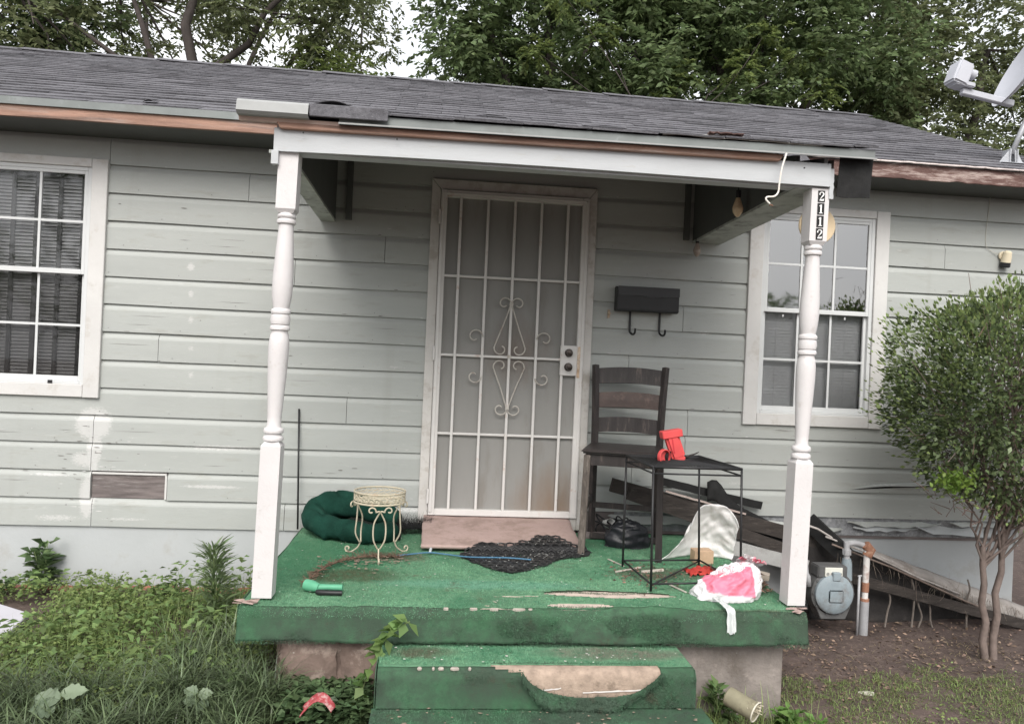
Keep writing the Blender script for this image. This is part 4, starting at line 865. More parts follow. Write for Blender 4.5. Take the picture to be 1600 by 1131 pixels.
# red plastic fitting on the table
rp = thing('red_plastic_toy', 'red plastic elbow shaped toy standing on the wire table', 'toy', (1.27, -.95, .61))
RED = mat('faded_red_plastic', (.58, .075, .075), .4, .1, 9, .02, 30); RED2 = mat('red_plastic_inside', (.42, .03, .04), .5)
q = lambda px, py, y=-.95: W(px, py, 'y', y)
m = MB(); m.bar(q(1060, 716), q(1047, 676), .074, .055, (0, 1, 0)); m.build('body', RED, rp, bevel=.012, seg=3)
m = MB(); m.bar(q(1033, 680), q(1064, 675), .066, .040); m.build('top_flange', RED, rp, bevel=.004)
m = MB(); M = Matrix.Translation(q(1035, 713, -1.00)) @ Matrix.Rotation(.5, 4, 'Z') @ Matrix.Rotation(PI/2, 4, 'X'); m.lathe([(.036, 0), (.040, .003), (.040, .020), (.035, .022), (.034, .003), (.0, .002)], 28, M, cap=False); m.build('nozzle_ring', RED, rp, smooth=True, angle=.5)
m = MB(); M = Matrix.Translation(q(1043, 713, -.975)) @ Matrix.Rotation(.9, 4, 'Z') @ Matrix.Rotation(PI/2, 4, 'X'); m.lathe([(.028, -.05), (.030, .012)], 24, M); m.build('collar', BLACKM, rp, smooth=True, angle=.5)
m = MB(); m.bar(q(1050, 713), q(1069, 716), .05, .036); m.build('foot', RED, rp, bevel=.008, seg=2)
m = MB(); m.bar(q(1054, 708, -.978), q(1049, 676, -.978), .006, .003, (0, 1, 0)); m.build('ridge', RED2, rp)
m = MB(); m.tube(smooth_path([q(1072, 714, -.9), q(1080, 711, -.88), q(1086, 709, -.88), q(1092, 706, -.87)], 4), [.008, .008, .007, .006, .006, .005, .005, .004, .004, .004, .003, .002, .002], 8); tag(m.build('dark_twig', DARKWOOD, smooth=True), 'dark twig lying on the wire table beside the red toy', 'twig')

# scrolled plant stand
ps = thing('plant_stand', 'cream wrought iron plant stand with scroll legs on the green carpet', 'plant stand', (-.265, -.70, 0))
PS = mat('aged_cream_iron', (.47, .42, .32), .6, .15, 20, .1, 40, dirt=((.32, .2, .13), .25, 20))
RC = Vector((-.266, -.70, 0)); rr = .137; rz_ = .300
for z in (rz_, rz_+.055):
    m = MB(); m.tube([RC+Vector((rr*math.cos(a), rr*math.sin(a), z)) for a in [2*PI*k/40 for k in range(41)]], .0048, 8); m.build('ring', PS, ps, smooth=True)
m = MB()
for k in range(26):
    a0 = 2*PI*k/26; pts = []
    for t in range(13):
        a = a0+.20*math.sin(t/12*2*PI); pts.append(RC+Vector((rr*math.cos(a), rr*math.sin(a), rz_+.055*t/12)))
    m.tube(pts, .002, 5, cap=False)
    for t in (.3, .7): m.tube([RC+Vector((rr*math.cos(a0+.12*s), rr*math.sin(a0+.12*s), rz_+.055*t+.006*math.cos(s*2))) for s in (-2, -1, 0, 1, 2)], .002, 5, cap=False)
tag(m.build('lattice_band', PS, ps), kind='stuff')
m = MB()
for k in range(7): yy = -rr+.035+k*.034; w_ = math.sqrt(max(0, rr*rr-yy*yy)); m.tube([RC+Vector((-w_, yy, rz_)), RC+Vector((w_, yy, rz_))], .0022, 5)
m.build('shelf_wires', PS, ps)
for k in range(3):
    A = -PI/2+.12+k*2*PI/3; rd = Vector((math.cos(A), math.sin(A), 0)); tn = Vector((-math.sin(A), math.cos(A), 0))
    for s in (-1, 1):
        pts = [RC+rd*(rr+.004)+tn*s*(.046+a)+Vector((0, 0, .272+c_)) for a, c_ in spiral((0, 0), .005, .024, -2.4, 3.4, 14)]
        pts += smooth_path([pts[-1], RC+rd*(rr-.005)+tn*s*.003+Vector((0, 0, .265)), RC+rd*(rr-.02)+tn*s*.030+Vector((0, 0, .20)), RC+rd*(rr-.015)+tn*s*.030+Vector((0, 0, .12)), RC+rd*(rr-.03)+tn*s*.006+Vector((0, 0, .065))], 6)[1:]
        m = MB(); m.tube(pts, .0042, 7); m.build('leg', PS, ps, smooth=True)
    pts = [RC+rd*(rr-.03)+Vector((0, 0, .068)), RC+rd*(rr-.015)+Vector((0, 0, .035)), RC+rd*(rr+.025)+Vector((0, 0, .006))]+[RC+rd*(rr+.045+a)+Vector((0, 0, .022+c_)) for a, c_ in spiral((0, 0), .018, .006, -1.2, 3.6, 12)]
    m = MB(); m.tube(smooth_path(pts, 3), .0042, 7); m.build('foot_scroll', PS, ps, smooth=True)

# dark green folded pet bed
PB = mat('dark_green_fabric', (.010, .042, .030), .95, .3, 7, .5, 120, spec=.1, dirt=((.03, .075, .055), .2, 6))
path = smooth_path([(-.20, -.33, .06), (-.34, -.42, .065), (-.50, -.37, .075), (-.655, -.26, .085), (-.69, -.13, .12), (-.60, -.085, .165), (-.46, -.09, .155), (-.32, -.10, .12), (-.18, -.11, .085)], 8)
nP = len(path); rad = [(.055+.025*math.sin(PI*i/(nP-1))**.6+.012*fbm((i*.2, 3, 0), 1.3)) for i in range(nP)]; rad[0] = .02; rad[-1] = .02; rad[1] = .05; rad[-2] = .045
m = MB(); m.tube(path, rad, 30, flat=.92)
m.V = [tuple(Vector(v)+Vector((1, 1, 1))*.0+Vector((0, 0, 1))*(.004*fbm(v, 14)-.030*max(0, .10-abs(fbm(v, 4.2, 4)))/.10)+Vector((fbm(v, 9, 1), fbm(v, 9, 2), 0))*.020) for v in m.V]; m.V = [(x, y, max(z*(1-.22*max(0, fbm((x, y, 0), 5, 8)+.1)), .003)) for x, y, z in m.V]
bed = m.build('pet_bed', PB, smooth=True); tag(bed, 'dark green fabric pet bed folded into a loop behind the plant stand', 'pet bed')
m = MB(); m.grid(lambda u, v: (-.62+.46*u, -.36+.26*v, .02+.03*fbm((u*3, v*3, 0), 1.5)), 12, 8); m.build('liner', mat('black_liner', (.012, .013, .013), .95), bed, smooth=True)
# black bristly brush head by the door
c0 = Vector((-.08, -.16, .075)); n = 2600; Pn = np.array([(c0.x+random.uniform(-.12, .10), c0.y+random.gauss(0, .02), c0.z-.02+random.gauss(0, .022)) for _ in range(n)])
V, Fq = blades(Pn, rng.uniform(0, 2*PI, n), rng.uniform(.02, .055, n), np.full(n, .002), rng.uniform(-.6, .6, n), 2, rng.uniform(-1.1, 1.2, n))
br = thing('broom_head', 'black bristly broom head lying against the door casing', 'broom', c0)
tag(link('bristles', np_mesh('bristles', V, Fq, mat('black_bristle', (.012, .011, .011), .8)), br, world=True), kind='stuff')
m = MB(); m.bar(c0+Vector((-.12, 0, -.03)), c0+Vector((.10, 0, -.02)), .05, .03); m.build('head_block', BLACKM, br, bevel=.005)
# thin black rod leaning on the siding
m = MB(); m.tube([Vector((-.800, -.10, .0)), Vector((-.835, -.034, .735))], .0058, 8); tag(m.build('black_rod', BLACKM, smooth=True), 'thin black rod leaning against the siding by the left post', 'rod')
# green hose nozzle
gn = thing('hose_nozzle', 'mint green and black hose nozzle near the front edge of the porch', 'hose nozzle', (-.46, -1.37, .0)); GN = mat('mint_plastic', (.10, .33, .20), .35, .1, 9)
m = MB(); m.tube([(-.535, -1.335, .030), (-.505, -1.352, .030), (-.47, -1.372, .028)], [.026, .026, .018], 16); m.build('head', GN, gn, smooth=True, angle=.7)
m = MB(); m.tube([(-.49, -1.362, .028), (-.43, -1.372, .032), (-.365, -1.382, .034)], [.016, .013, .014], 14); m.build('barrel', GN, gn, smooth=True, angle=.7)
m = MB(); m.tube([(-.48, -1.385, .014), (-.46, -1.395, .014), (-.41, -1.395, .013), (-.365, -1.395, .013)], [.010, .013, .011, .011], 12); m.build('grip', BLACKM, gn, smooth=True, angle=.7)
# dried branch
DRY = mat('dry_brown_stem', (.13, .085, .06), .9, .3, 20)
m = MB(); bp = smooth_path([(-.53, -1.30, .012), (-.54, -1.20, .018), (-.50, -1.02, .022), (-.42, -.86, .02), (-.30, -.78, .02), (-.14, -.76, .015)], 8); m.tube(bp, [.005]*len(bp), 6)
for k, p in enumerate(bp):
    for _ in range(7):
        d = Vector((random.gauss(0, 1), random.gauss(0, 1), random.uniform(-.1, .8))).normalized()*random.uniform(.015, .05); m.tube([p, p+d], [.0022, .001], 4, cap=False)
tag(m.build('dried_branch', DRY), 'dried brown plant stem curving across the carpet behind the nozzle', 'branch')
# blue cord
m = MB(); m.tube(smooth_path([W(620, 868, 'z', .012), W(645, 865, 'z', .014), W(672, 863, 'z', .016), W(700, 866, 'z', .012), W(735, 870, 'z', .02), W(790, 871, 'z', .03), W(830, 874, 'z', .03)], 6), .004, 8)
bc = m.build('blue_cord', mat('blue_cord_fibre', (.06, .15, .24), .7, .2, 60), smooth=True); tag(bc, 'frayed blue cord lying across the carpet below the doorstep', 'cord')
m = MB(); m.tube([W(672, 862, 'z', .018), W(674, 853, 'z', .02)], [.007, .009], 10); m.build('cord_clip', mat('pale_clip', (.5, .55, .58), .3), bc)
# black openwork rubber mat, leaf/hexagon scalloped outline
MC = [W(*p, 'z', .03 if p[1] < 858 else .01) if p[1] > 850 else W(*p, 'z', .065) for p in ((715, 866), (752, 852), (800, 846), (845, 836), (868, 838), (900, 848), (925, 862), (915, 868), (880, 872), (845, 885), (800, 894), (765, 886), (735, 876))]
rm = thing('rubber_mat', 'black openwork rubber doormat lying crooked in front of the door', 'doormat', (.50, -.58, .01))
RUB = mat('black_rubber', (.020, .020, .021), .42, .25, 20, .3, 60, spec=.6)
cen = sum(MC, Vector())/len(MC)
def inpoly(x, y, P):
    c_ = False; n = len(P)
    for i in range(n):
        a, b_ = P[i], P[i-1]
        if (a.y > y) != (b_.y > y) and x < (b_.x-a.x)*(y-a.y)/(b_.y-a.y)+a.x: c_ = not c_
    return c_
def mz(x, y): return .008+(.064 if y > -.535 and -.04 < x < .885 else .0)+.005*fbm((x, y, 0), 8)+.012*max(0, fbm((x, y, 9), 3))
def mzs(x, y):
    e = max(0, min(1, (y+.62)/.04)); t = max(0, (y+.59)/.545); return .010+(.034+.062*t)*e*(1 if x < .89 else max(0, 1-(x-.89)/.05))+.003*fbm((x, y, 0), 8)
hx = .052
m = MB(); kk = 0
for j in range(-14, 15):
    for i in range(-14, 15):
        x = cen.x+(i+(j % 2)*.5)*hx; y = cen.y+j*hx*.87*1.0
        if not inpoly(x, y, MC): continue
        for (r0, r1, zz) in ((.0285, .020, 0), ):
            vs = []
            for k in range(6):
                a = 2*PI*k/6+PI/6
                for r in (r0, r1): xx, yy = x+r*math.cos(a), y+r*math.sin(a); vs.append((xx, yy, mzs(xx, yy)))
            m.add(vs, [(2*k, 2*k+1, (2*k+3) % 12, (2*k+2) % 12) for k in range(6)])
        kk += 1
m.build('web', RUB, rm, solid=.007)
m = MB(); nn = 10
vs = []; fs = []
PP = smooth_path(MC+[MC[0]], 6)
for i, p in enumerate(PP[:-1]):
    for k in range(6): q_ = cen.lerp(p, .985+.02*math.sin(i*1.6)-.165*k); vs.append((q_.x, q_.y, mzs(q_.x, q_.y)-.004))
L_ = len(PP)-1
for i in range(L_):
    for k in range(5): fs.append((i*6+k, i*6+k+1, ((i+1) % L_)*6+k+1, ((i+1) % L_)*6+k))
m.add(vs, fs); m.build('base_sheet', RUB, rm, smooth=True)
m = MB()
for _ in range(150):
    i = random.choice(range(L_)); p = cen.lerp(PP[i], random.random()**.6*.95); s_ = random.uniform(.004, .012); a = random.random()*PI
    m.add([(p.x+s_*math.cos(a+t)*(1 if k % 2 else .35), p.y+s_*math.sin(a+t)*(1 if k % 2 else .35), mzs(p.x, p.y)+.008) for k, t in enumerate((0, PI/2, PI, 3*PI/2))], [(0, 1, 2, 3)])
tag(m.build('grit', mat('pale_grit', (.4, .4, .38), .8), rm), kind='stuff')

# translucent white plastic hood standing up
def hood(u, v):
    a = 2*u-1; fl = max(0, .45-u)/.45*(1-v)**3
    x = a*.158*(1-.16*v*v)-.13*fl+.02*v; y = .11*math.cos(a*1.45)*(1-.5*v*v)-.07*v*v-.05*fl; z = .325*v*math.sqrt(max(.02, 1-.58*abs(a)**3.2))
    k = .012*fbm((u*6, v*6, 0), 1.5)+.004*math.sin(v*16+u*5)
    return (1.590+x+k, -.66+y+k, max(.004, z+.004*fbm((u*9, v*9, 3), 1)))
m = MB(); m.grid(hood, 40, 26)
tag(m.build('plastic_hood', mat('dirty_white_plastic', (.88, .87, .86), .45, .08, 9, .25, 25, trans=.12, dirt=((.52, .47, .43), .22, 7)), smooth=True, solid=.003), 'crumpled dirty white plastic sheet standing upright behind the table', 'plastic')
# wood offcut
p = W(1098, 880, 'z', 0); m = MB(); m.box((p.x-.055, p.y-.02, 0), (p.x+.055, p.y+.06, .075), None); o = m.build('wood_block', mat('raw_pine', (.52, .36, .24), .8, .12, 20, .2, 50, stretch=(1, 5, 1)), bevel=.003); tag(o, 'pale raw wood block in front of the white plastic', 'wood block')
p = W(1160, 890, 'z', .03); m = MB(); m.bar((p.x-.03, p.y-.02, .035), (p.x+.11, p.y-.09, .018), .05, .035); tag(m.build('wood_offcut', mat('greyed_pine', (.36, .31, .26), .8, .15, 20, .2, 50), bevel=.003), 'greyish wood offcut behind the pink bag', 'wood block')

# crumpled pink and white bag with faint outline lettering
def bag_extra(N, L, out, mix, ramp, ns):
    g = N.new('ShaderNodeNewGeometry'); sp = N.new('ShaderNodeSeparateXYZ'); L.new(g.outputs['Position'], sp.inputs[0])
    def M(op, a, b=None, c=None):
        x = N.new('ShaderNodeMath'); x.operation = op
        for i, v in enumerate((a, b, c)):
            if v is None: continue
            if isinstance(v, (int, float)): x.inputs[i].default_value = v
            else: L.new(v, x.inputs[i])
        return x.outputs[0]
    X, Z = sp.outputs[0], sp.outputs[2]; wob = M('MULTIPLY', M('SUBTRACT', ns(9, 5, .7), .5), .05)
    top = M('ADD', M('MULTIPLY', M('SUBTRACT', X, 1.38), .32), .108); bot = M('ADD', M('MULTIPLY', M('SUBTRACT', X, 1.38), -.10), .036)
    a = ramp(M('SUBTRACT', M('ADD', top, M('MULTIPLY', wob, .2)), Z), 0, .003); b_ = ramp(M('SUBTRACT', Z, M('ADD', bot, wob)), 0, .012)
    c_ = ramp(M('SUBTRACT', X, 1.325), 0, .006); d = ramp(M('SUBTRACT', 1.56, X), 0, .006)
    f = M('MULTIPLY', M('MULTIPLY', a, b_), M('MULTIPLY', c_, d))
    out = mix(M('MULTIPLY', f, .92), out, (.80, .17, .27))
    f2 = M('MULTIPLY', ramp(M('SUBTRACT', Z, .165), 0, .006), ramp(ns(22, 2), .45, .55)); return mix(f2, out, (.80, .20, .27))
BAG = mat('pink_white_bag', (.78, .76, .77), .4, .05, 14, .35, 30, trans=.15, extra=bag_extra)
bc_ = Vector((1.435, -1.33, 0))
def bagf(u, v):
    a = 2*PI*u; th = v*PI/2; r = math.cos(th)**.75; h = .135*math.sin(th)**1.0
    x = .160*r*math.cos(a); y = .095*r*math.sin(a)
    cr = .024*(noise.ridged_multi_fractal(Vector((math.cos(a)*1.3+3, math.sin(a)*1.3, v*2.5)), 1, 2, 4, 1, 2)-1.0)
    x += .075*v; h += .35*x*v*.6
    q_ = Vector((x, y, h)); nn = Vector((math.cos(a)*r, math.sin(a)*r, math.sin(th)))
    q_ += nn*cr*1.0
    return (bc_.x+q_.x, bc_.y+q_.y, max(.004, q_.z+.004))
bg_ = thing('plastic_bag', 'crumpled pink and white plastic bag at the front right of the porch', 'bag', (bc_.x, bc_.y, 0))
m = MB(); m.grid(bagf, 110, 46); bagobj = m.build('bag_body', BAG, bg_, smooth=True)
tree_ = BVHTree.FromPolygons([Vector(v) for v in m.V], m.F)
m = MB(); m.grid(lambda u, v: (bc_.x+.055+.115*u+.03*v+.014*fbm((u*8, v*8, 1), 1.2), bc_.y+.01+.035*math.sin(v*5)+.020*fbm((u*8, v*8, 5), 1.2), .125+.095*v*(1-.5*u)+.010*fbm((u*8, v*8, 2), 1.2)), 24, 16); m.build('bag_top', BAG, bg_, smooth=True)
m = MB(); m.grid(lambda u, v: (1.355+.035*v*.6+.035*(u-.5)*(1-.2*v)*(.7+.9*v)+.004*fbm((u*8, v*8, 1), 1.2), -1.425-.165*min(1, v*1.6)+.008*math.sin(u*9), (.030-.012*v if v < .6 else .018-.10*(v-.6)/.4)+.005*fbm((u*8, v*8, 2), 1.2)+.004*math.sin(u*14)), 12, 24); m.build('bag_tail', mat('white_plastic_film', (.74, .77, .76), .35, .06, 14, .3, 40, trans=.2), bg_, smooth=True)
tc_ = bpy.data.curves.new('lettering', 'FONT'); tc_.body = 'OROZZY'; tc_.size = .042; tc_.space_character = .9
to = bpy.data.objects.new('lettering_tmp', tc_); COL.objects.link(to); bpy.context.view_layer.update()
tm = bpy.data.meshes.new_from_object(to.evaluated_get(bpy.context.evaluated_depsgraph_get())); COL.objects.unlink(to); bpy.data.objects.remove(to)
m = MB(); gap = 0
for poly in tm.edges:
    a, b_ = [tm.vertices[i].co for i in poly.vertices]
    if len([1 for p in tm.polygons if set(poly.vertices) <= set(p.vertices)]) != 1: continue
    pts = []
    for c_ in (a, b_):
        X = bc_.x-.075+c_.x*1.0; Z = .098+c_.x*.36+c_.y*.75
        hit = tree_.ray_cast(Vector((X, -2, Z)), Vector((0, 1, 0)))
        if hit[0] is not None: pts.append(hit[0]+Vector((0, -.0012, 0)))
    if len(pts) == 2 and (pts[0]-pts[1]).length > 1e-4: m.tube(pts, .0011, 4, cap=False)
m.build('lettering', mat('pink_print', (.62, .30, .36), .6), bg_)
# red cloth, terracotta pot shard
p = W(1095, 897, 'z', 0)
m = MB(); m.grid(lambda u, v: (p.x-.075+.17*u, p.y-.06+.12*v+.05*u, .005+.018*math.sin(u*PI)*math.sin(v*PI)+.03*abs(fbm((u*4, v*4, 0), 1.5))), 22, 14); tag(m.build('red_cloth', mat('red_fabric', (.42, .045, .035), .7, .15, 12), smooth=True, solid=.003), 'crumpled bright red cloth tucked behind the pink bag', 'cloth')
p = W(1166, 940, 'z', 0); m = MB(); m.lathe([(.028, 0), (.045, .07), (.050, .09), (.046, .09), (.026, .006)], 22, Matrix.Translation((p.x+.045, p.y+.07, .002))); tag(m.build('clay_pot', mat('terracotta', (.27, .105, .08), .8, .15, 9), smooth=True, angle=.6), 'small terracotta pot half hidden by the pink bag', 'pot')
# dark clutter under the chair: cable coil, black bag, small white cup
m = MB(); c0 = Vector((1.17, -.13, .05)); pts = [c0+Vector((random.gauss(0, .07), random.gauss(0, .035), random.gauss(.015, .035))) for _ in range(26)]
m.tube(smooth_path(pts, 7), .0055, 6)
m.V = [(x, y, max(z, .004)) for x, y, z in m.V]
tag(m.build('cable_coil', BLACKM, smooth=True), 'tangled coil of black cable on the porch under the chair', 'cable')
m = MB(); c_ = Vector((1.20, -.36, .0)); m.grid(lambda u, v: (c_.x+.14*math.cos(2*PI*u)*math.cos(v*PI/2)**.6+.016*fbm((u*6, v*6, 1), 1.5), c_.y+.08*math.sin(2*PI*u)*math.cos(v*PI/2)**.6+.016*fbm((u*6, v*6, 2), 1.5), max(.003, .15*math.sin(v*PI/2)+.02*fbm((math.cos(2*PI*u)*2, math.sin(2*PI*u)*2, v*4), 1.2))), 40, 16); tag(m.build('black_bag', mat('black_bin_bag', (.014, .015, .018), .35, .3, 12, .2, 30), smooth=True), 'crumpled black plastic bag on the porch between chair legs', 'bag')
p = W(950, 818, 'y', -.12); m = MB(); M = Matrix.Translation(p) @ Matrix.Rotation(1.35, 4, 'X') @ Matrix.Rotation(.3, 4, 'Y'); m.lathe([(.026, -.04), (.032, .03), (.034, .036), (.031, .034), (.024, -.036)], 22, M); tag(m.build('paper_cup', mat('white_cup', (.68, .68, .66), .5, .05), smooth=True, angle=.6), 'white paper cup lying on its side behind the chair', 'cup')
m = MB()
for k in range(4):
    a = W(955+random.uniform(-8, 8), 822, 'z', .01); m.tube(smooth_path([a, a+Vector((.05, .0, .02)), a+Vector((.09, -.05, .01)), a+Vector((.15+.02*k, -.04, .005))], 5), .0022, 5)
tag(m.build('white_wires', mat('white_wire', (.6, .58, .54), .5), smooth=True), 'thin white wires spilling from under the chair', 'wire')
p = W(946, 838, 'z', .0); m = MB(); m.bar(Vector((.93, -.19, .025)), Vector((1.16, -.21, .025)), .03, .04); tag(m.build('timber_strip', OLDWOOD, bevel=.003), 'weathered timber strip lying across the back of the porch', 'timber')
# pale sticks on the carpet
for (a, b_, r, lb) in (((962, 893), (1001, 886), .006, 'pale stick lying left of the table leg'), ((1003, 893), (1036, 890), .010, 'flat pale stick under the wire table'), ((950, 873), (975, 884), .004, 'short pale twig by the worn chair leg'), ((1040, 910), (1072, 925), .005, 'thin pale stick pointing at the pink bag')):
    m = MB(); m.bar(W(*a, 'z', .008), W(*b_, 'z', .008), r*1.6, r); tag(m.build('stick', mat('pale_stick', (.50, .46, .40), .8, .15, 30)), lb, 'stick')

# litter: paint chips and crumbs, dead leaves by the right post
def scatter(n, fx, s0, s1, z, nm, mt, thick=.002, parent=None):
    m = MB()
    for _ in range(n):
        x, y = fx(); s_ = random.uniform(s0, s1); a = random.random()*PI; k = random.randint(4, 6); zz = z(x, y); tx, ty = random.uniform(-.35, .35), random.uniform(-.35, .35)
        ring = [(s_*math.cos(a+2*PI*i/k)*random.uniform(.5, 1.1), s_*math.sin(a+2*PI*i/k)*random.uniform(.25, .8)) for i in range(k)]
        m.prism([(0, 0)]*3, 0, 0) if False else None
        vs = [(x+p_, y+q_, zz+thick+abs(p_*tx+q_*ty)) for p_, q_ in ring]; m.add(vs, [tuple(range(k))])
    return tag(m.build(nm, mt), kind='stuff')
scatter(330, lambda: (random.uniform(-.7, 1.7), -1.5+random.random()**1.0*1.4), .002, .007, lambda x, y: .007, 'paint_chips', mat('pale_chips', (.58, .56, .52), .8, .2, 30))
scatter(120, lambda: (random.gauss(-.28, .13), random.gauss(-.85, .10)), .004, .018, lambda x, y: .009+random.random()*.006, 'bark_litter', mat('bark_litter', (.22, .17, .13), .9, .4, 30))
scatter(45, lambda: (random.gauss(.42, .45), random.uniform(-1.78, -1.6)), .003, .008, lambda x, y: -.142, 'step_crumbs', MATS['pale_chips'])
CRUMB = mat('concrete_crumb_dust', (.36, .32, .28), .9, .2, 30, .4, 90)
for (x_, w_) in ((.00, .010), (.055, .006), (.085, .013), (.14, .019), (.20, .007)):
    m = MB(); m.prism([(x_-w_, -1.822), (x_-w_*.3, -1.830), (x_+w_, -1.826), (x_+w_*.8, -1.812), (x_-w_*.5, -1.810)], -.158, -.146, 'z'); m.build('concrete_crumb', CRUMB, porch, bevel=.003)
for (x_, w_) in ((.10, .012), (.22, .018), (.31, .02), (.42, .03), (.47, .01)):
    m = MB(); m.prism([(x_-w_, -1.552), (x_-w_*.3, -1.557), (x_+w_, -1.555), (x_+w_*.8, -1.549), (x_-w_*.5, -1.548)], -.008, .006, 'z'); m.build('concrete_crumb', CRUMB, porch, bevel=.002)
scatter(60, lambda: (random.uniform(-.1, 1.1), random.uniform(-2.1, -1.86)), .004, .012, lambda x, y: -.292, 'lower_step_litter', MATS['bark_litter'])
n = 420; PL = np.stack([rng.normal(1.60, .055, n), rng.normal(-1.10, .10, n), .01+np.abs(rng.normal(0, .022, n))], 1)
PL = PL[(PL[:, 0] < 1.70) & (PL[:, 1] > -1.42)]; n = len(PL)
V, Fq = leaves(PL, np.stack([rng.normal(0, 1, n), rng.normal(0, 1, n), rng.normal(.1, .35, n)], 1), rng.uniform(.02, .05, n), rng.uniform(.012, .03, n))
tag(link('dead_leaves', np_mesh('dead_leaves', V, Fq, mat('dead_leaf', (.17, .10, .075), .8, .3, 9, island=.6))), kind='stuff')
n = 260; PL = np.stack([rng.normal(1.15, .12, n), rng.normal(-1.0, .12, n), .006+np.abs(rng.normal(0, .004, n))], 1)
V, Fq = leaves(PL, np.stack([rng.normal(0, 1, n), rng.normal(0, 1, n), rng.normal(0, .1, n)], 1), rng.uniform(.01, .025, n), rng.uniform(.004, .012, n))
tag(link('leaf_litter', np_mesh('leaf_litter', V, Fq, MATS['dead_leaf'])), kind='stuff')

# ================================================================== FALLEN BOARDS, RIGHT
def plank(a, b_, w_, h_, mt, nm, lb, cat='board', up=(0, 0, 1), bow=.0, bev=.004):
    a, b_ = Vector(a), Vector(b_); m = MB(); n = 12; d = (b_-a).normalized(); r = d.cross(Vector(up)).normalized(); u = r.cross(d)
    vs = []
    for i in range(n+1):
        t = i/n; c_ = a.lerp(b_, t)-Vector((0, 0, bow*math.sin(PI*t))); j = .004*fbm((i*1.3, a.x*9, 0), 1)
        for (p_, q_) in ((-1, -1), (1, -1), (1, 1), (-1, 1)): vs.append(c_+r*(p_*w_/2+j)+u*(q_*h_/2+j))
    fs = [(i*4+k, i*4+(k+1) % 4, (i+1)*4+(k+1) % 4, (i+1)*4+k) for i in range(n) for k in range(4)]+[(3, 2, 1, 0), (n*4, n*4+1, n*4+2, n*4+3)]
    m.add(vs, fs); return tag(m.build(nm, mt, bevel=0), lb, cat)
DKB = mat('dark_rotten_wood', (.045, .038, .034), .85, .35, 7, .5, 40, stretch=(1, 4, 6), dirt=((.12, .10, .09), .25, 9))
plank(W(955, 757, 'y', -.16), W(1275, 845, 'y', -.12), .035, .085, DKB, 'fallen_board', 'dark rotten board sloping from behind the chair down past the right post')
plank(W(968, 775, 'y', -.20)+Vector((.05, -.02, .02)), W(1240, 862, 'y', -.20), .03, .07, DKB, 'fallen_board', 'lower dark board leaning parallel beneath the topmost one')
plank(W(1035, 752, 'y', -.10), W(1190, 790, 'y', -.07), .008, .05, FELT, 'roofing_strip', 'black roofing strip against the siding above the fallen boards', 'roofing felt')
plank(W(1040, 767, 'y', -.185), W(1165, 803, 'y', -.165), .006, .011, mat('split_pale_wood', (.42, .34, .31), .8, .2, 30), 'wood_lath', 'thin pale lath lying on the dark fallen board', 'lath')
plank(W(1118, 848, 'y', -.28), W(1260, 885, 'y', -.26), .03, .085, mat('whitewashed_board', (.36, .36, .35), .8, .15, 6, .3, 40, dirt=((.2, .19, .18), .3, 6)), 'whitewashed_board', 'grey whitewashed board behind the right porch post')
m = MB(); m.grid(lambda u, v: tuple(W(1105+175*u, 765+88*u-22*math.exp(-((u-.08)/.1)**2)+(30+38*u)*v, 'y', -.085-.05*v-.02*math.sin(u*8+v*3))), 24, 6); tag(m.build('felt_sheet', FELT, smooth=True, solid=.003), 'torn sheet of black roofing felt draped beside the right post', 'roofing felt')
# dark sheet added to stand for the shaded hollow under the boards
def shade_sheet(u, v):
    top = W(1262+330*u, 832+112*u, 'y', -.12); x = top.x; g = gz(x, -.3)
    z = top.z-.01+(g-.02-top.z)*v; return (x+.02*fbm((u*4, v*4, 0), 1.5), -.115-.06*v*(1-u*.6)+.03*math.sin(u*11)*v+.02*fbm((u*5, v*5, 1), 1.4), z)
m = MB(); m.grid(shade_sheet, 40, 10); tag(m.build('hollow_shade_sheet', mat('hollow_shade', (.030, .027, .026), .8, .4, 6, .4, 30, dirt=((.075, .062, .055), .25, 6)), smooth=True, solid=.004), 'added dark sheet standing for the shaded hollow behind the gas meter', 'roofing felt')
plank(W(1262, 812, 'y', -.14), W(1322, 868, 'y', -.30), .03, .11, FELT, 'felt_roll', 'black felt panel angled down beside the gas meter', 'roofing felt')
plank(W(1322, 900, 'y', -.26), W(1600, 975, 'y', -.34), .03, .06, DKB, 'fallen_board', 'dark low board near the ground between the gas pipe and the shrub')
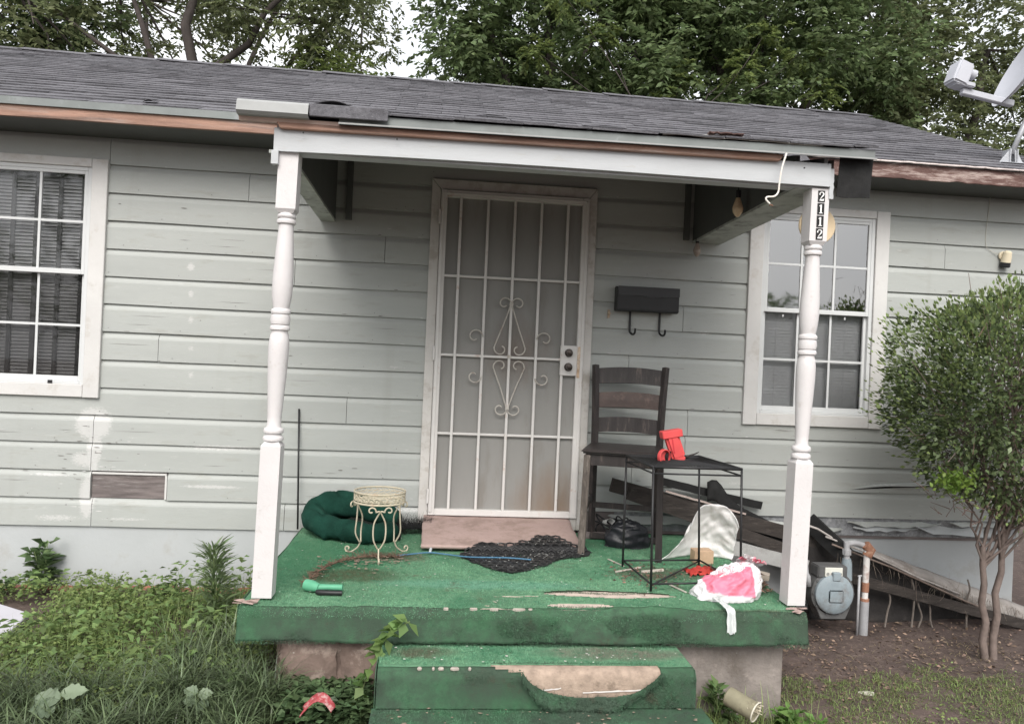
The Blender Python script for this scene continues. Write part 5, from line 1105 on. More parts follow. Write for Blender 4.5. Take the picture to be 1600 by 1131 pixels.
# grey tapered downspout-like log
def panel(u, v):
    t = W(1345+290*u, 853+108*u, 'y', -.20); w_ = .028+.085*min(1, u*1.8)-.03*max(0, u-.7); return (t.x+.01*fbm((u*9, v*3, 1), 1), t.y-.05*math.sin(v*PI*.8)-.02*v+.014*fbm((u*9, v*3, 2), 1), t.z+.006*fbm((u*16, 0, 3), 1)-w_*v+.010*v*fbm((u*20, v, 5), 1))
m = MB(); m.grid(panel, 60, 8)
tag(m.build('torn_panel', mat('pale_weathered_panel', (.30, .275, .255), .9, .2, 9, .5, 40, dirt=[((.16, .13, .11), .3, 7), ((.42, .40, .38), .15, 20)]), smooth=True, solid=.006), 'pale weathered torn panel slanting along the foundation to the shrub', 'panel')
for k, (p_, q_, lb, r) in enumerate((((1255, 818), (1330, 853), 'thin bent grey conduit reaching the gas meter pipe', .007), ((1290, 838), (1500, 928), 'upper rusty brown rail under the grey pole', .006), ((1300, 850), (1600, 975), 'lower rusty brown rail under the grey pole', .006))):
    m = MB(); a, b_ = W(*p_, 'y', -.24-.03*k), W(*q_, 'y', -.26-.03*k); m.tube([a, a.lerp(b_, .3)+Vector((0, 0, .01)), a.lerp(b_, .7)-Vector((0, 0, .008)), b_], r, 7)
    tag(m.build('rail', mat('light_rail' if k < 2 else 'brown_rail', (.36, .33, .31) if k < 2 else (.17, .13, .11), .7, .3, 12), smooth=True), lb, 'rail')
for k, (px, py) in enumerate(((1388, 922), (1425, 905), (1432, 930), (1512, 905), (1450, 935))):
    m = MB(); a = W(px, py, 'y', -.27); m.tube(smooth_path([a, a+Vector((.01, -.01, -.06)), a+Vector((-.012+.02*(k % 3), -.02, -.13)), Vector((a.x+random.uniform(-.05, .05), a.y-.04, gz(a.x, a.y)))], 4), [.006]*13, 6)
    tag(m.build('dead_root', mat('grey_root', (.14, .12, .105), .9, .3, 20)), ('dead grey stem nearest the gas pipe under the rails', 'dead grey stem left of the forked pair under the rails', 'dead grey stem right of the forked pair under the rails', 'dead grey stem hanging beside the shrub trunk', 'dead grey stem midway between gas pipe and shrub')[k], 'vine', 'dead vine stems under the rails')
# dead vine tangle stuff
n = 170; t = rng.uniform(0, 1, n)**.6; top = np.array([W(1300+300*a, 858+100*a, 'y', -.27) for a in t]); top[:, 2] += rng.normal(0, .012, n); top[:, 1] -= rng.uniform(0, .04, n)
V, Fq = blades(top, rng.uniform(0, 2*PI, n), rng.uniform(.03, .20, n), np.full(n, .0028), rng.uniform(-1.5, 2, n), 4, rng.uniform(-2.4, .4, n))
tag(link('dead_vines', np_mesh('dead_vines', V, Fq, mat('dead_vine', (.16, .13, .105), .9, .3, 20, island=.4))), kind='stuff')

# gas meter
gmt = thing('gas_meter', 'round blue grey gas meter with a dial plate right of the porch', 'gas meter', (2.43, -.5, -.42))
GM = mat('blue_grey_enamel', (.235, .28, .305), .6, .15, 8, .2, 40, dirt=[((.15, .13, .12), .4, 7), ((.30, .31, .31), .15, 22)]); GD = mat('grimy_dark_metal', (.09, .09, .09), .6, .3, 12, .2, 40)
mc = W(1300, 926, 'y', -.5)
M = Matrix.Translation(mc) @ Matrix.Rotation(PI/2, 4, 'X')
m = MB(); m.lathe([(.132, -.10), (.135, -.02), (.135, .008), (.125, .012)], 40, M); m.build('case', GD, gmt, smooth=True, angle=.6)
m = MB(); m.lathe([(.118, .010), (.118, .030), (.108, .040), (.06, .046), (.001, .048)], 40, M); m.build('face', GM, gmt, smooth=True, angle=.7)
m = MB(); m.box((mc.x-.045, mc.y-.054, mc.z-.045), (mc.x+.045, mc.y-.042, mc.z+.030)); m.build('badge', GM, gmt, bevel=.010, seg=2)
m = MB(); m.box((mc.x-.022, mc.y-.050, mc.z+.085), (mc.x+.026, mc.y-.010, mc.z+.135)); m.build('top_lug', GM, gmt, bevel=.004)
m = MB(); m.prism([(mc.x-.10, mc.z-.09), (mc.x-.07, mc.z-.155), (mc.x+.085, mc.z-.155), (mc.x+.115, mc.z-.08)], mc.y-.012, mc.y+.09); m.build('base', GD, gmt, bevel=.004)
for a in range(10):
    A = 2*PI*a/10; m = MB(); m.lathe([(.006, .01), (.006, .018)], 8, Matrix.Translation((mc.x+.1265*math.cos(A), mc.y, mc.z+.1265*math.sin(A))) @ Matrix.Rotation(PI/2, 4, 'X')); m.build('bolt', GD, gmt)
dc_ = W(1297, 892, 'y', -.5)
m = MB(); m.box((dc_.x-.085, dc_.y-.02, dc_.z-.035), (dc_.x+.10, dc_.y+.08, dc_.z+.035)); m.build('index_box', GD, gmt, bevel=.006, seg=2)
m = MB(); m.box((dc_.x-.045, dc_.y-.028, dc_.z-.026), (dc_.x+.065, dc_.y-.0205, dc_.z+.028)); dp = m.build('dial_plate', mat('dial_cream', (.60, .60, .54), .5, .05), gmt, bevel=.002)
m = MB()
for k in range(4): m.lathe([(.0095, 0), (.0095, .001)], 14, Matrix.Translation((dc_.x-.028+k*.026, dc_.y-.029, dc_.z-.010)) @ Matrix.Rotation(PI/2, 4, 'X'))
m.build('dials', mat('dial_grey', (.25, .25, .24), .6), dp)
m = MB(); m.tube([W(1322, 905, 'y', -.46), W(1323, 880, 'y', -.46), W(1323, 872, 'y', -.46)], [.034, .030, .024], 14); m.build('inlet_boss', GM, gmt, smooth=True, angle=.5)
m = MB(); m.tube([W(1323, 880, 'y', -.46), W(1323, 846, 'y', -.46)], .017, 12); m.tube([W(1323, 866, 'y', -.46), W(1323, 858, 'y', -.46)], .026, 8); m.build('inlet_pipe', mat('grey_pipe', (.36, .36, .37), .5, .15, 20, metal=.2), gmt, smooth=True, angle=.5)
m = MB(); m.tube(smooth_path([W(1322, 850, 'y', -.46), W(1335, 848, 'y', -.44), W(1352, 853, 'y', -.42)], 4), .018, 12); m.build('elbow_pipe', MATS['grey_pipe'], gmt, smooth=True)
# rusty riser pipe
gp = thing('gas_pipe', 'rust stained white gas pipe rising from the ground beside the meter', 'pipe', (2.65, -.45, -.49))
PIPEW = mat('chipped_white_pipe', (.58, .56, .54), .6, .12, 14, .2, 40, dirt=((.24, .09, .05), .3, 12)); RUST = mat('rusty_iron', (.28, .14, .09), .8, .3, 25, .4, 60, dirt=((.5, .38, .28), .3, 16))
a = W(1355, 856, 'y', -.44); g = Vector((a.x-.005, a.y, gz(a.x, a.y)-.05))
m = MB(); m.tube([a, a.lerp(g, .6)], .019, 14); m.build('riser', PIPEW, gp, smooth=True, angle=.5)
m = MB(); m.tube([a.lerp(g, .36), a.lerp(g, .46)], .022, 14); m.tube([a.lerp(g, .53), a.lerp(g, .57)], .026, 10); m.build('coupling', RUST, gp, smooth=True, angle=.5)
m = MB(); m.tube([a.lerp(g, .56), g], .027, 14); m.build('sleeve', mat('grey_sleeve', (.33, .33, .34), .6, .15, 14, metal=.2), gp, smooth=True, angle=.5)
m = MB(); m.tube([a+Vector((-.012, 0, .022)), a+Vector((.018, 0, -.012)), a-Vector((0, 0, .05))], [.028, .034, .028], 12); m.build('elbow', RUST, gp, smooth=True, angle=.6)
m = MB(); s_ = W(1343, 900, 'y', -.46); m.tube([s_, Vector((s_.x-.002, s_.y, gz(s_.x, s_.y)-.02))], .008, 8); m.tube([s_+Vector((-.012, 0, 0)), s_+Vector((.014, 0, .004))], .006, 8); tag(m.build('stub_pipe', MATS['grey_pipe'], smooth=True), 'thin grey stub pipe standing left of the rusty gas pipe', 'pipe')
m = MB()
m.tube([W(1258, 850, 'y', -.5), W(1260, 880, 'y', -.5), W(1261, 895, 'y', -.5), W(1262, 900, 'y', -.5), W(1263, 915, 'y', -.5)], [.010, .010, .010, .018, .018], 8); tag(m.build('valve', MATS['grey_pipe'], smooth=True), 'small grey valve pipe between the porch and the meter', 'valve')
# skewed bowl / can in weeds at the right of the steps
p = W(1160, 1100, 'y', -1.80); M = Vector((.55, -.62, -.18)).to_track_quat('Z', 'Y').to_matrix().to_4x4()
tin = thing('tin_can', 'olive tin can lying in the weeds right of the steps', 'can', p)
m = MB(); m.lathe([(.036, -.07), (.040, -.065), (.040, .055), (.043, .06), (.039, .058), (.037, .02), (.001, .012)], 28, M, cap=False); m.lathe([(.001, -.07), (.036, -.07)], 28, M, cap=False); m.build('can_body', mat('olive_can', (.24, .22, .15), .6, .2, 9, dirt=((.12, .10, .07), .3, 14)), tin, world=False, smooth=True, angle=.6)
m = MB(); m.lathe([(.040, .056), (.0445, .060), (.041, .064), (.037, .060)], 28, M, cap=False); m.build('can_rim', mat('cream_rim', (.50, .47, .39), .5), tin, world=False, smooth=True)
m = MB()
for _ in range(40):
    a_ = Vector((random.uniform(-.03, .03), random.uniform(-.03, .03), .03)); b_ = a_+Vector((random.uniform(-.02, .02), random.uniform(-.02, .02), random.uniform(.01, .05))); m.tube([M @ a_, M @ b_], .0014, 4)
tag(m.build('dry_stalks', mat('pale_straw', (.5, .45, .34), .8, .2, 20), tin, world=False), kind='stuff')
# crushed cup in grass, red pot edge, paving slab left
p = W(498, 1095, 'y', -1.90); m = MB(); m.grid(lambda u, v: (p.x-.058+.116*u+.006*math.sin(v*5), p.y+.035*math.sin(u*PI)-.035*v, p.z-.022+.040*math.sin(u*PI*.93)**.9-.026*v*(1-.35*u)+.004*fbm((u*9, v*3, 0), 1)), 24, 5); tag(m.build('red_shard', mat('faded_red_plastic_shard', (.26, .04, .045), .6, .3, 40, dirt=((.42, .32, .30), .4, 45)), smooth=True, solid=.003), 'small curved red and white plastic shard in the plants left of the steps', 'plastic')
m = MB(); pts = [W(-60, 930, 'z', -.36), W(0, 947, 'z', -.36), W(46, 960, 'z', -.355), W(22, 985, 'z', -.36), W(0, 1003, 'z', -.37), W(-60, 1030, 'z', -.37)]
m.prism([(q_.x, q_.y) for q_ in pts], -.372, -.345, 'z'); tag(m.build('paving_slab', mat('pale_lilac_slab', (.47, .46, .50), .8, .04, 5, .1, 40), bevel=.004), 'pale flat paving slab in the grass at the left edge', 'slab')
m = MB(); p = W(1352, 1081, 'z', -.49); m.prism([(p.x-.035, p.y+.004), (p.x-.01, p.y-.008), (p.x+.04, p.y-.012), (p.x+.045, p.y+.004), (p.x+.01, p.y+.014)], -.505, -.488, 'z'); tag(m.build('stone_chip', mat('pale_stone', (.6, .57, .5), .8, .1)), 'pale stone lying in the lawn right of the porch', 'stone')

# ================================================================== VEGETATION
LEAF_T = leafm('tree_leaf', (.14, .19, .085), .5, .5); LEAF_L = leafm('tree_leaf_olive', (.15, .175, .085), .5, .5); LEAF_Y = leafm('tree_leaf_light', (.155, .20, .065), .4, .5)
BARK = mat('tree_bark', (.060, .050, .046), .9, .3, 9, .6, 20, stretch=(1, 1, .3))
def limb(m, a, b_, r0, r1, wig=.15, n=6, k=8):
    a, b_ = Vector(a), Vector(b_); L = (b_-a).length; pts = [a.lerp(b_, i/n)+Vector((fbm((i*.7, a.x, b_.x), 1), fbm((i*.7, a.z, b_.y), 1.3), 0))*wig*L*math.sin(PI*i/n) for i in range(n+1)]
    m.tube(pts, [r0+(r1-r0)*i/n for i in range(n+1)], k, cap=False); return pts
def sprays(centers, radii, per, leaf_l, leaf_w, nl, droop=.35):
    """leaves strung on short drooping sprays that radiate from clump centres"""
    C_ = np.repeat(np.array(centers), per, 0); Rr = np.repeat(np.array(radii), per)
    n = len(C_); d = unit(rng.normal(0, 1, (n, 3))*np.array([1, 1, .75])); st = C_+d*(Rr*rng.uniform(.15, .75, n)**.8)[:, None]; L = Rr*rng.uniform(.25, .55, n)
    dd = unit(d+np.array([0, 0, .15])+rng.normal(0, .35, (n, 3)))
    t = np.tile(np.linspace(.1, 1, nl), n); S_ = np.repeat(st, nl, 0); D_ = np.repeat(dd, nl, 0); LL = np.repeat(L, nl)
    P = S_+D_*(LL*t)[:, None]-np.array([0, 0, 1.])*(LL*droop*t*t)[:, None]
    side = unit(np.cross(D_, np.array([0, 0, 1.])+rng.normal(0, .2, D_.shape)))*np.where(np.arange(len(t)) % 2, 1, -1)[:, None]
    return leaves(P, side*.9+D_*.6-np.array([0, 0, .35]), rng.uniform(.7, 1.3, len(P))*leaf_l, rng.uniform(.7, 1.2, len(P))*leaf_w, .1)
def tree(name, label, base, H, limbs, clumps, mt, per=26, ll=.10, lw=.045, nl=8, r0=.2, group=None):
    t = thing(name, label, 'tree', base, 0, group); B_ = Vector(base)
    m = MB(); top = B_+Vector((0, 0, H)); limb(m, B_-Vector((0, 0, .3)), top, r0, r0*.55, .05, 8, 10)
    for (fz, e, r) in limbs: limb(m, B_+Vector((0, 0, H*fz)), e, r, r*.35, .12, 7, 8)
    for c_, r in random.sample(clumps, min(len(clumps), 26)):
        e = min([l_[1] for l_ in limbs], key=lambda q_: (Vector(q_)-Vector(c_)).length); limb(m, e, c_, .03, .008, .15, 4, 5)
    m.build('trunk', BARK, t, smooth=True)
    V, Fq = sprays([c_ for c_, _ in clumps], [r for _, r in clumps], per, ll, lw, nl)
    link('crown', np_mesh('crown', V, Fq, mt), t, world=True); return t
def clumps(box, n, r, keep=None):
    out = []
    while len(out) < n:
        c_ = tuple(random.uniform(a, b_) for a, b_ in zip(box[0], box[1]))
        if keep is None or keep(*c_): out.append((c_, random.uniform(*r)))
    return out
GZ = -.45
# left: old tree with dark forked trunk, sparse crown with sky gaps
tree('shade_tree', 'large tree with a dark forked trunk behind the left end of the roof', (-3.95, 7.0, GZ), 5.6,
     [(.80, (-5.2, 7.2, 7.2), .07), (.88, (-2.2, 6.8, 7.4), .07), (.75, (-2.0, 7.3, 6.3), .05), (.95, (-3.9, 7.0, 8.4), .09), (.9, (-6.4, 6.8, 6.4), .05)],
     clumps(((-7.6, 6.2, 4.6), (-1.6, 8.4, 8.6)), 78, (.35, .8), lambda x, y, z: not (z < 5.9 and x > -4.6) and not (abs(x+4.6) < .35 and z < 6.6) or random.random() < .35), LEAF_L, 40, .115, .052, r0=.17)
tree('shade_tree', 'dense dark tree at the far left behind the roof', (-7.2, 8.2, GZ), 4.6, [(.9, (-8.0, 8.2, 6.4), .1), (.9, (-6.2, 8.4, 6.8), .1), (.8, (-6.8, 8.0, 6.0), .1)],
     clumps(((-9.6, 7.4, 4.2), (-5.6, 9.2, 7.8)), 52, (.5, .9)), LEAF_T, 56, .12, .058, r0=.16)
tree('leaning_tree', 'tree with a thick limb leaning right above the left half of the roof', (-4.6, 10.0, GZ), 4.8,
     [(.95, (-1.8, 10, 8.4), .10), (.9, (-3.1, 10.2, 8.6), .08), (.8, (-5.8, 10, 7.6), .07)], clumps(((-6.8, 9.2, 5.2), (-1.2, 11.2, 9.4)), 46, (.35, .75), lambda x, y, z: z > 6.6 or random.random() < .45), LEAF_L, 30, .12, .052, r0=.2)
tree('young_tree', 'light yellow green bushy tree just above the middle of the roof ridge', (-1.7, 6.8, GZ), 3.8, [(.9, (-2.2, 6.8, 5.2), .05), (.9, (-1.2, 6.9, 5.1), .05), (.9, (-1.7, 6.8, 5.8), .05)],
     clumps(((-3.0, 6.2, 4.2), (-.55, 7.4, 6.0)), 26, (.28, .5), lambda x, y, z: z < 6.0-.75*abs(x+2.0)), LEAF_Y, 44, .09, .042, r0=.07)
# right: broad dense trees
tree('elm_tree', 'broad dense green tree behind the middle of the roof', (1.6, 7.6, GZ), 4.4, [(.9, (.6, 7.4, 6.4), .12), (.95, (2.4, 7.4, 6.8), .12), (.9, (1.6, 7.8, 7.8), .12), (.8, (.4, 7.4, 5.4), .08)],
     clumps(((-.1, 6.5, 4.0), (3.6, 8.8, 8.6)), 118, (.45, .85), lambda x, y, z: x > .25+.9*abs(z-6.0)-1.0 or random.random() < .35), LEAF_T, 60, .12, .060, r0=.2)
tree('elm_tree', 'dense dark green tree behind the right half of the roof', (5.2, 7.4, GZ), 4.2, [(.9, (4.2, 7.2, 6.4), .12), (.95, (6.2, 7.2, 6.6), .12), (.9, (5.2, 7.6, 8.0), .12), (.75, (5.6, 6.9, 5.2), .08)],
     clumps(((3.0, 6.3, 3.2), (7.4, 8.8, 8.8)), 138, (.45, .85)), LEAF_T, 60, .12, .060, r0=.2)
tree('elm_tree', 'olive green tree at the right edge behind the satellite dish', (9.0, 8.2, GZ), 4.2, [(.9, (8.0, 8.2, 6.6), .12), (.95, (9.8, 8.2, 7.2), .12), (.8, (9.2, 7.9, 5.0), .1)],
     clumps(((7.0, 7.4, 2.6), (11.6, 9.6, 8.4)), 125, (.45, .9)), LEAF_L, 52, .12, .060, r0=.18)
tree('far_tree', 'paler tree seen through the gap right of the sky opening', (.0, 13.5, GZ), 4.6, [(.9, (-.4, 13.5, 7.4), .1), (.9, (.9, 13.5, 7.8), .1)],
     clumps(((-1.0, 12.8, 5.4), (3.4, 14.4, 8.6)), 40, (.5, .9), lambda x, y, z: z < 6.9 or x > .8), LEAF_L, 20, .12, .05, r0=.12)
# light feathery fronds in front of the right trees
Cn = [((x, 6.15+random.uniform(-.2, .2), z), r) for x, z, r in ((2.55, 4.75, .26), (3.1, 5.0, .3), (3.5, 5.5, .28), (4.7, 6.2, .4), (5.3, 6.0, .4), (4.3, 5.6, .3), (5.6, 5.4, .3), (1.2, 5.6, .3), (1.6, 6.4, .4), (2.2, 6.0, .3), (6.4, 4.6, .3), (5.4, 4.6, .25))]
t = thing('sapling', 'light green feathery sapling branches in front of the dense trees', 'tree', (3.2, 6.2, GZ)); m = MB(); limb(m, (3.2, 6.2, GZ-.2), (3.3, 6.2, 4.9), .05, .015); [limb(m, (3.3, 6.2, 4.3), c_, .015, .004, .1, 4, 5) for c_, _ in Cn]; m.build('trunk', BARK, t, smooth=True)
V, Fq = sprays([c_ for c_, _ in Cn], [r for _, r in Cn], 30, .085, .034, 12, .5); link('crown', np_mesh('crown', V, Fq, LEAF_Y), t, world=True)
# trees across the street (seen mirrored in the window glass)
for k_, (x, y, h, w_) in enumerate(((-14, -26, 9.5, 6), (-4, -30, 7.5, 5), (6, -34, 5.4, 5), (15, -32, 5.2, 5))):
    tree('street_tree', ('tall tree across the street mirrored in the left window', 'broad tree across the street facing the front door', 'low tree across the street mirrored in the right window', 'low tree across the street furthest to the right')[k_], (x, y, -.6), h*.5, [(.9, (x-w_*.3, y, h*.7), .15), (.9, (x+w_*.3, y, h*.7), .15)], clumps(((x-w_*.6, y-1.5, h*.15), (x+w_*.6, y+1.5, h*.92)), 34, (.9, 1.5)), LEAF_T, 22, .26, .15, 7, r0=.25, group='trees across the street')

# rounded privet shrub at right
sh = thing('privet_shrub', 'clipped rounded green shrub on bare stems at the right edge', 'shrub', (3.50, -.72, -.5))
SC = Vector((3.42, -.80, .98)); SR = Vector((.82, .50, .66))
m = MB(); tips = []
base = Vector((3.24, -.80, -.50))
for (dx, dy, tz) in ((-.035, 0, .40), (.03, .02, .50)):
    f = Vector((base.x+dx*2.2, base.y+dy, tz-.25)); limb(m, base+Vector((dx, dy, 0)), f, .022, .015, .06, 6, 8)
    for k in range(15):
        a = random.uniform(-.9, 4.0); e = Vector((SC.x+SR.x*.62*math.cos(a)*random.uniform(.5, 1.1), SC.y+random.uniform(-.32, .28), SC.z-.1+SR.z*.7*math.sin(a))); limb(m, f.lerp(base, random.uniform(-.0, .25)), e, .007, .003, .10, 6, 6); tips.append(e)
        for j in range(8):
            e2 = e+Vector((random.gauss(0, .16), random.gauss(0, .14), random.gauss(.02, .16))); s0 = f.lerp(e, random.uniform(.45, 1)); limb(m, s0, e2, .0045, .0018, .1, 4, 5)
m.build('trunk', mat('shrub_bark', (.16, .125, .11), .9, .25, 20, .4, 40), sh, smooth=True)
n = 30000; d = unit(rng.normal(0, 1, (n, 3))); rr_ = rng.uniform(0, 1, n)**.30; lump = np.array([[fbm(q_, 2.2, 4)] for q_ in d]); P = np.array(SC)+d*np.array(SR)*rr_[:, None]*(1+.20*lump)
nz_ = np.array([fbm(p_, 4.5) for p_ in P]); keep = (nz_ > -.10-.22*(rr_ > .9)) & (P[:, 1] < -.06)
# the bare patch with brown twigs in the middle right and thin lower part
bare = np.exp(-(((P[:, 0]-3.44)/.20)**2+((P[:, 2]-1.15)/.30)**2)); keep &= rng.uniform(0, 1, n) > bare*.75
low = np.clip((.52-P[:, 2])/.42, 0, 1); keep &= rng.uniform(0, 1, n) > low*.97
P = P[keep]; n = len(P); dd = unit(P-np.array(SC)+rng.normal(0, .35, (n, 3)))
V, Fq = leaves(P, dd, rng.uniform(.020, .050, n), rng.uniform(.013, .027, n), .05, rnd=.9)
SHL = leafm('shrub_leaf', (.135, .180, .085), .6, .35, .35); link('foliage', np_mesh('foliage', V, Fq, SHL), sh, world=True)
n = 7500; d = unit(rng.normal(0, 1, (n, 3))*[1, 1, .8]+[0, -.2, .45]); lump = np.array([[fbm(q_, 2.2, 4)] for q_ in unit(d)]); P = np.array(SC)+unit(d)*np.array(SR)*rng.uniform(.90, 1.10, n)[:, None]*(1+.20*lump); P = P[P[:, 1] < -.05]; n = len(P)
V, Fq = leaves(P, unit(d[:n]+[0, 0, .5]), rng.uniform(.022, .038, n), rng.uniform(.013, .02, n), .05); link('new_growth', np_mesh('new_growth', V, Fq, leafm('new_leaf', (.20, .26, .10), .4, .4, .35)), sh, world=True)
c_ = W(1495, 752, 'y', -1.05); n = 260; P = np.array(c_)+rng.normal(0, 1, (n, 3))*[.055, .03, .028]; V, Fq = leaves(P, rng.normal(0, 1, (n, 3))+[0, 0, .4], .03, .018); link('bright_sprig', np_mesh('bright_sprig', V, Fq, leafm('bright_sprig_leaf', (.16, .25, .05), .3, .5)), sh, world=True)['kind'] = 'stuff'
m = MB()
for _ in range(90):
    a_ = random.uniform(-.5, 3.6); q_ = Vector((math.cos(a_), random.uniform(-.6, .3), math.sin(a_))).normalized(); p = Vector((SC.x+SR.x*q_.x*.85, SC.y+SR.y*q_.y, SC.z+SR.z*q_.z*.85)); m.tube([p, p+q_*random.uniform(.06, .15)+Vector((0, 0, .03))], [.0018, .0008], 4, cap=False)
for _ in range(150):
    p = Vector((random.gauss(3.26, .20), random.uniform(-1.0, -.65), random.uniform(.28, .58))); m.tube([p, p+Vector((random.uniform(-.14, .06), random.gauss(0, .03), random.uniform(.0, .10)))], [.0024, .001], 4, cap=False)
for _ in range(420):
    p = Vector((random.gauss(3.44, .20), random.uniform(-1.15, -.85), random.gauss(1.02, .33))); m.tube([p, p+Vector((random.gauss(0, .05), random.gauss(0, .03), random.uniform(.02, .14)))], [.0022, .001], 4, cap=False)
tag(m.build('bare_twigs', mat('reddish_twig', (.20, .13, .11), .9, .3, 20), sh), kind='stuff')

# ground cover
def gpts(n, x0, x1, y0, y1, keep=None):
    P = np.stack([rng.uniform(x0, x1, n), rng.uniform(y0, y1, n)], 1)
    # nothing grows through slab or steps
    inside = ((P[:, 0] > -.70) & (P[:, 0] < 1.72) & (P[:, 1] > -1.50)) | ((P[:, 0] > -.20) & (P[:, 0] < 1.17) & (P[:, 1] > -2.2))
    P = P[~inside]
    if keep is not None: P = P[[keep(x, y) for x, y in P]]
    return np.column_stack([P, [gz(x, y) for x, y in P]])
CLOV = leafm('clover_leaf', (.215, .285, .10), .35, .4); GRASS = leafm('grass_blade', (.205, .275, .095), .4, .4); LIRI = leafm('dark_strap_leaf', (.095, .13, .065), .7, .25, .3); WEED = leafm('weed_leaf', (.12, .19, .075), .35, .4)
DRYG = leafm('dry_grass', (.30, .25, .14), .4, .3)
slab_in = lambda x, y: not (x < -1.97 and -1.12 < y < -.36)
P = gpts(44000, -4.2, -.72, -1.75, -.12, lambda x, y: slab_in(x, y) and fbm((x, y, 0), 1.8) > -.32+(.5 if y > -.25 else 0)); n = len(P)
P[:, 2] += rng.uniform(.02, .13, n)*(1+.7*np.array([fbm(p_, 2.0, 3) for p_ in P])); a = rng.uniform(0, 2*PI, n)
V1 = leaves(P, np.stack([np.cos(a), np.sin(a), rng.normal(.1, .25, n)], 1), rng.uniform(.012, .030, n), rng.uniform(.009, .022, n), .1, rnd=.45)
tag(link('ground_cover', np_mesh('ground_cover', *V1, CLOV)), kind='stuff')
P = gpts(4800, -4.2, -.70, -1.65, -.10, lambda x, y: slab_in(x, y) and (y < -.35 or fbm((x, y, 7), 3) > .1)); n = len(P)
V1 = blades(P, rng.uniform(0, 2*PI, n), rng.uniform(.07, .24, n), rng.uniform(.003, .007, n), rng.uniform(.4, 2.2, n), 4)
tag(link('tall_grass', np_mesh('tall_grass', *V1, GRASS)), kind='stuff')
P = gpts(5200, -4.2, -.70, -1.62, -.12, lambda x, y: slab_in(x, y) and fbm((x, y, 2), 1.3) > -.15); n = len(P); P[:, 2] += rng.uniform(.03, .19, n)*np.array([.75+.7*fbm(p_, 1.6, 5)+.35*(p_[0] > -1.7) for p_ in P]); a = rng.uniform(0, 2*PI, n)
tag(link('broad_weeds', np_mesh('broad_weeds', *leaves(P, np.stack([np.cos(a), np.sin(a), rng.normal(.25, .3, n)], 1), rng.uniform(.03, .062, n), rng.uniform(.014, .032, n), .18, rnd=.45), leafm('broad_weed_leaf', (.17, .25, .09), .4, .4))), kind='stuff')
# liriope clumps
cl_ = []
spots = [(x+random.uniform(-.05, .05), y) for x in np.arange(-4.0, -.3, .16) for y in (-1.66, -1.80, -1.95) if not x > -.62]+[(x, -1.62) for x in (-.98, -.88, -.78, -.70)]+[(-.85, -1.30), (-.92, -1.15), (-.62, -1.62), (-.95, -1.40), (-1.05, -1.32)]
for (x, y) in spots:
    if x < -1.9 and y > -1.5: continue
    k = 110; P = np.stack([rng.normal(x, .035, k), rng.normal(y+random.uniform(-.05, .05), .035, k), np.full(k, gz(x, y))], 1); P = P[~((P[:, 0] > -.60) & (P[:, 1] > -1.54))]; k = len(P)
    hgt = 1.0 if y > -1.7 else .8
    cl_.append(blades(P, rng.uniform(0, 2*PI, k), rng.uniform(.20, .36, k)*hgt, rng.uniform(.005, .009, k), rng.uniform(1.2, 2.8, k), 6))
tag(link('liriope', np_mesh('liriope', *cat_mesh(cl_), LIRI)), kind='stuff')
# small weedy patch left of the steps
P = gpts(1500, -.55, -.20, -1.78, -1.54); n = len(P); P[:, 2] += rng.uniform(.02, .13, n); a = rng.uniform(0, 2*PI, n)
tag(link('low_weeds', np_mesh('low_weeds', *leaves(P, np.stack([np.cos(a), np.sin(a), rng.normal(.2, .2, n)], 1), rng.uniform(.03, .06, n), rng.uniform(.015, .03, n), .15, rnd=.4), leafm('low_weed_leaf', (.09, .145, .065), .5, .3))), kind='stuff')
# right lawn: patchy short grass over bare soil
def lawn(x, y): return (fbm((x, y, 0), 1.5)+fbm((x, y, 1), 5)*.5) > -.30+1.3*max(0, (y+1.15)/.5)+(.35 if x < 1.95+.3*fbm((y, 0, 0), 3) and y > -1.55 else 0)
P = gpts(52000, 1.20, 5.2, -2.1, -.55, lambda x, y: lawn(x, y)); n = len(P)
tag(link('lawn', np_mesh('lawn', *blades(P, rng.uniform(0, 2*PI, n), rng.uniform(.015, .048, n), rng.uniform(.002, .0045, n), rng.uniform(1.0, 3.0, n), 3, rng.uniform(.5, 1.5, n)), GRASS)), kind='stuff')
P = gpts(2600, 1.20, 5.0, -2.1, -.5); n = len(P)
tag(link('dry_grass', np_mesh('dry_grass', *blades(P, rng.uniform(0, 2*PI, n), rng.uniform(.02, .07, n), rng.uniform(.002, .004, n), rng.uniform(.8, 2.4, n), 3, rng.uniform(0, .8, n)), DRYG)), kind='stuff')
P = gpts(2600, 1.68, 5.0, -1.7, -.2); n = len(P); P[:, 2] += .006
tag(link('ground_leaves', np_mesh('ground_leaves', *leaves(P, np.column_stack([rng.normal(0, 1, (n, 2)), rng.normal(0, .2, n)]), rng.uniform(.012, .035, n), rng.uniform(.006, .02, n), rnd=.35), mat('brown_ground_leaf', (.19, .135, .10), .9, .3, 9, island=.55))), kind='stuff')
P = gpts(9000, 1.3, 5.0, -2.1, -.7, lambda x, y: fbm((x, y, 5), 2.6) > .08+.8*max(0, (y+1.2)/.5)); n = len(P); P[:, 2] += rng.uniform(.004, .035, n); a = rng.uniform(0, 2*PI, n)
tag(link('lawn_clover', np_mesh('lawn_clover', *leaves(P, np.stack([np.cos(a), np.sin(a), rng.normal(.1, .2, n)], 1), rng.uniform(.01, .022, n), rng.uniform(.007, .016, n), .1, rnd=.4), CLOV)), kind='stuff')
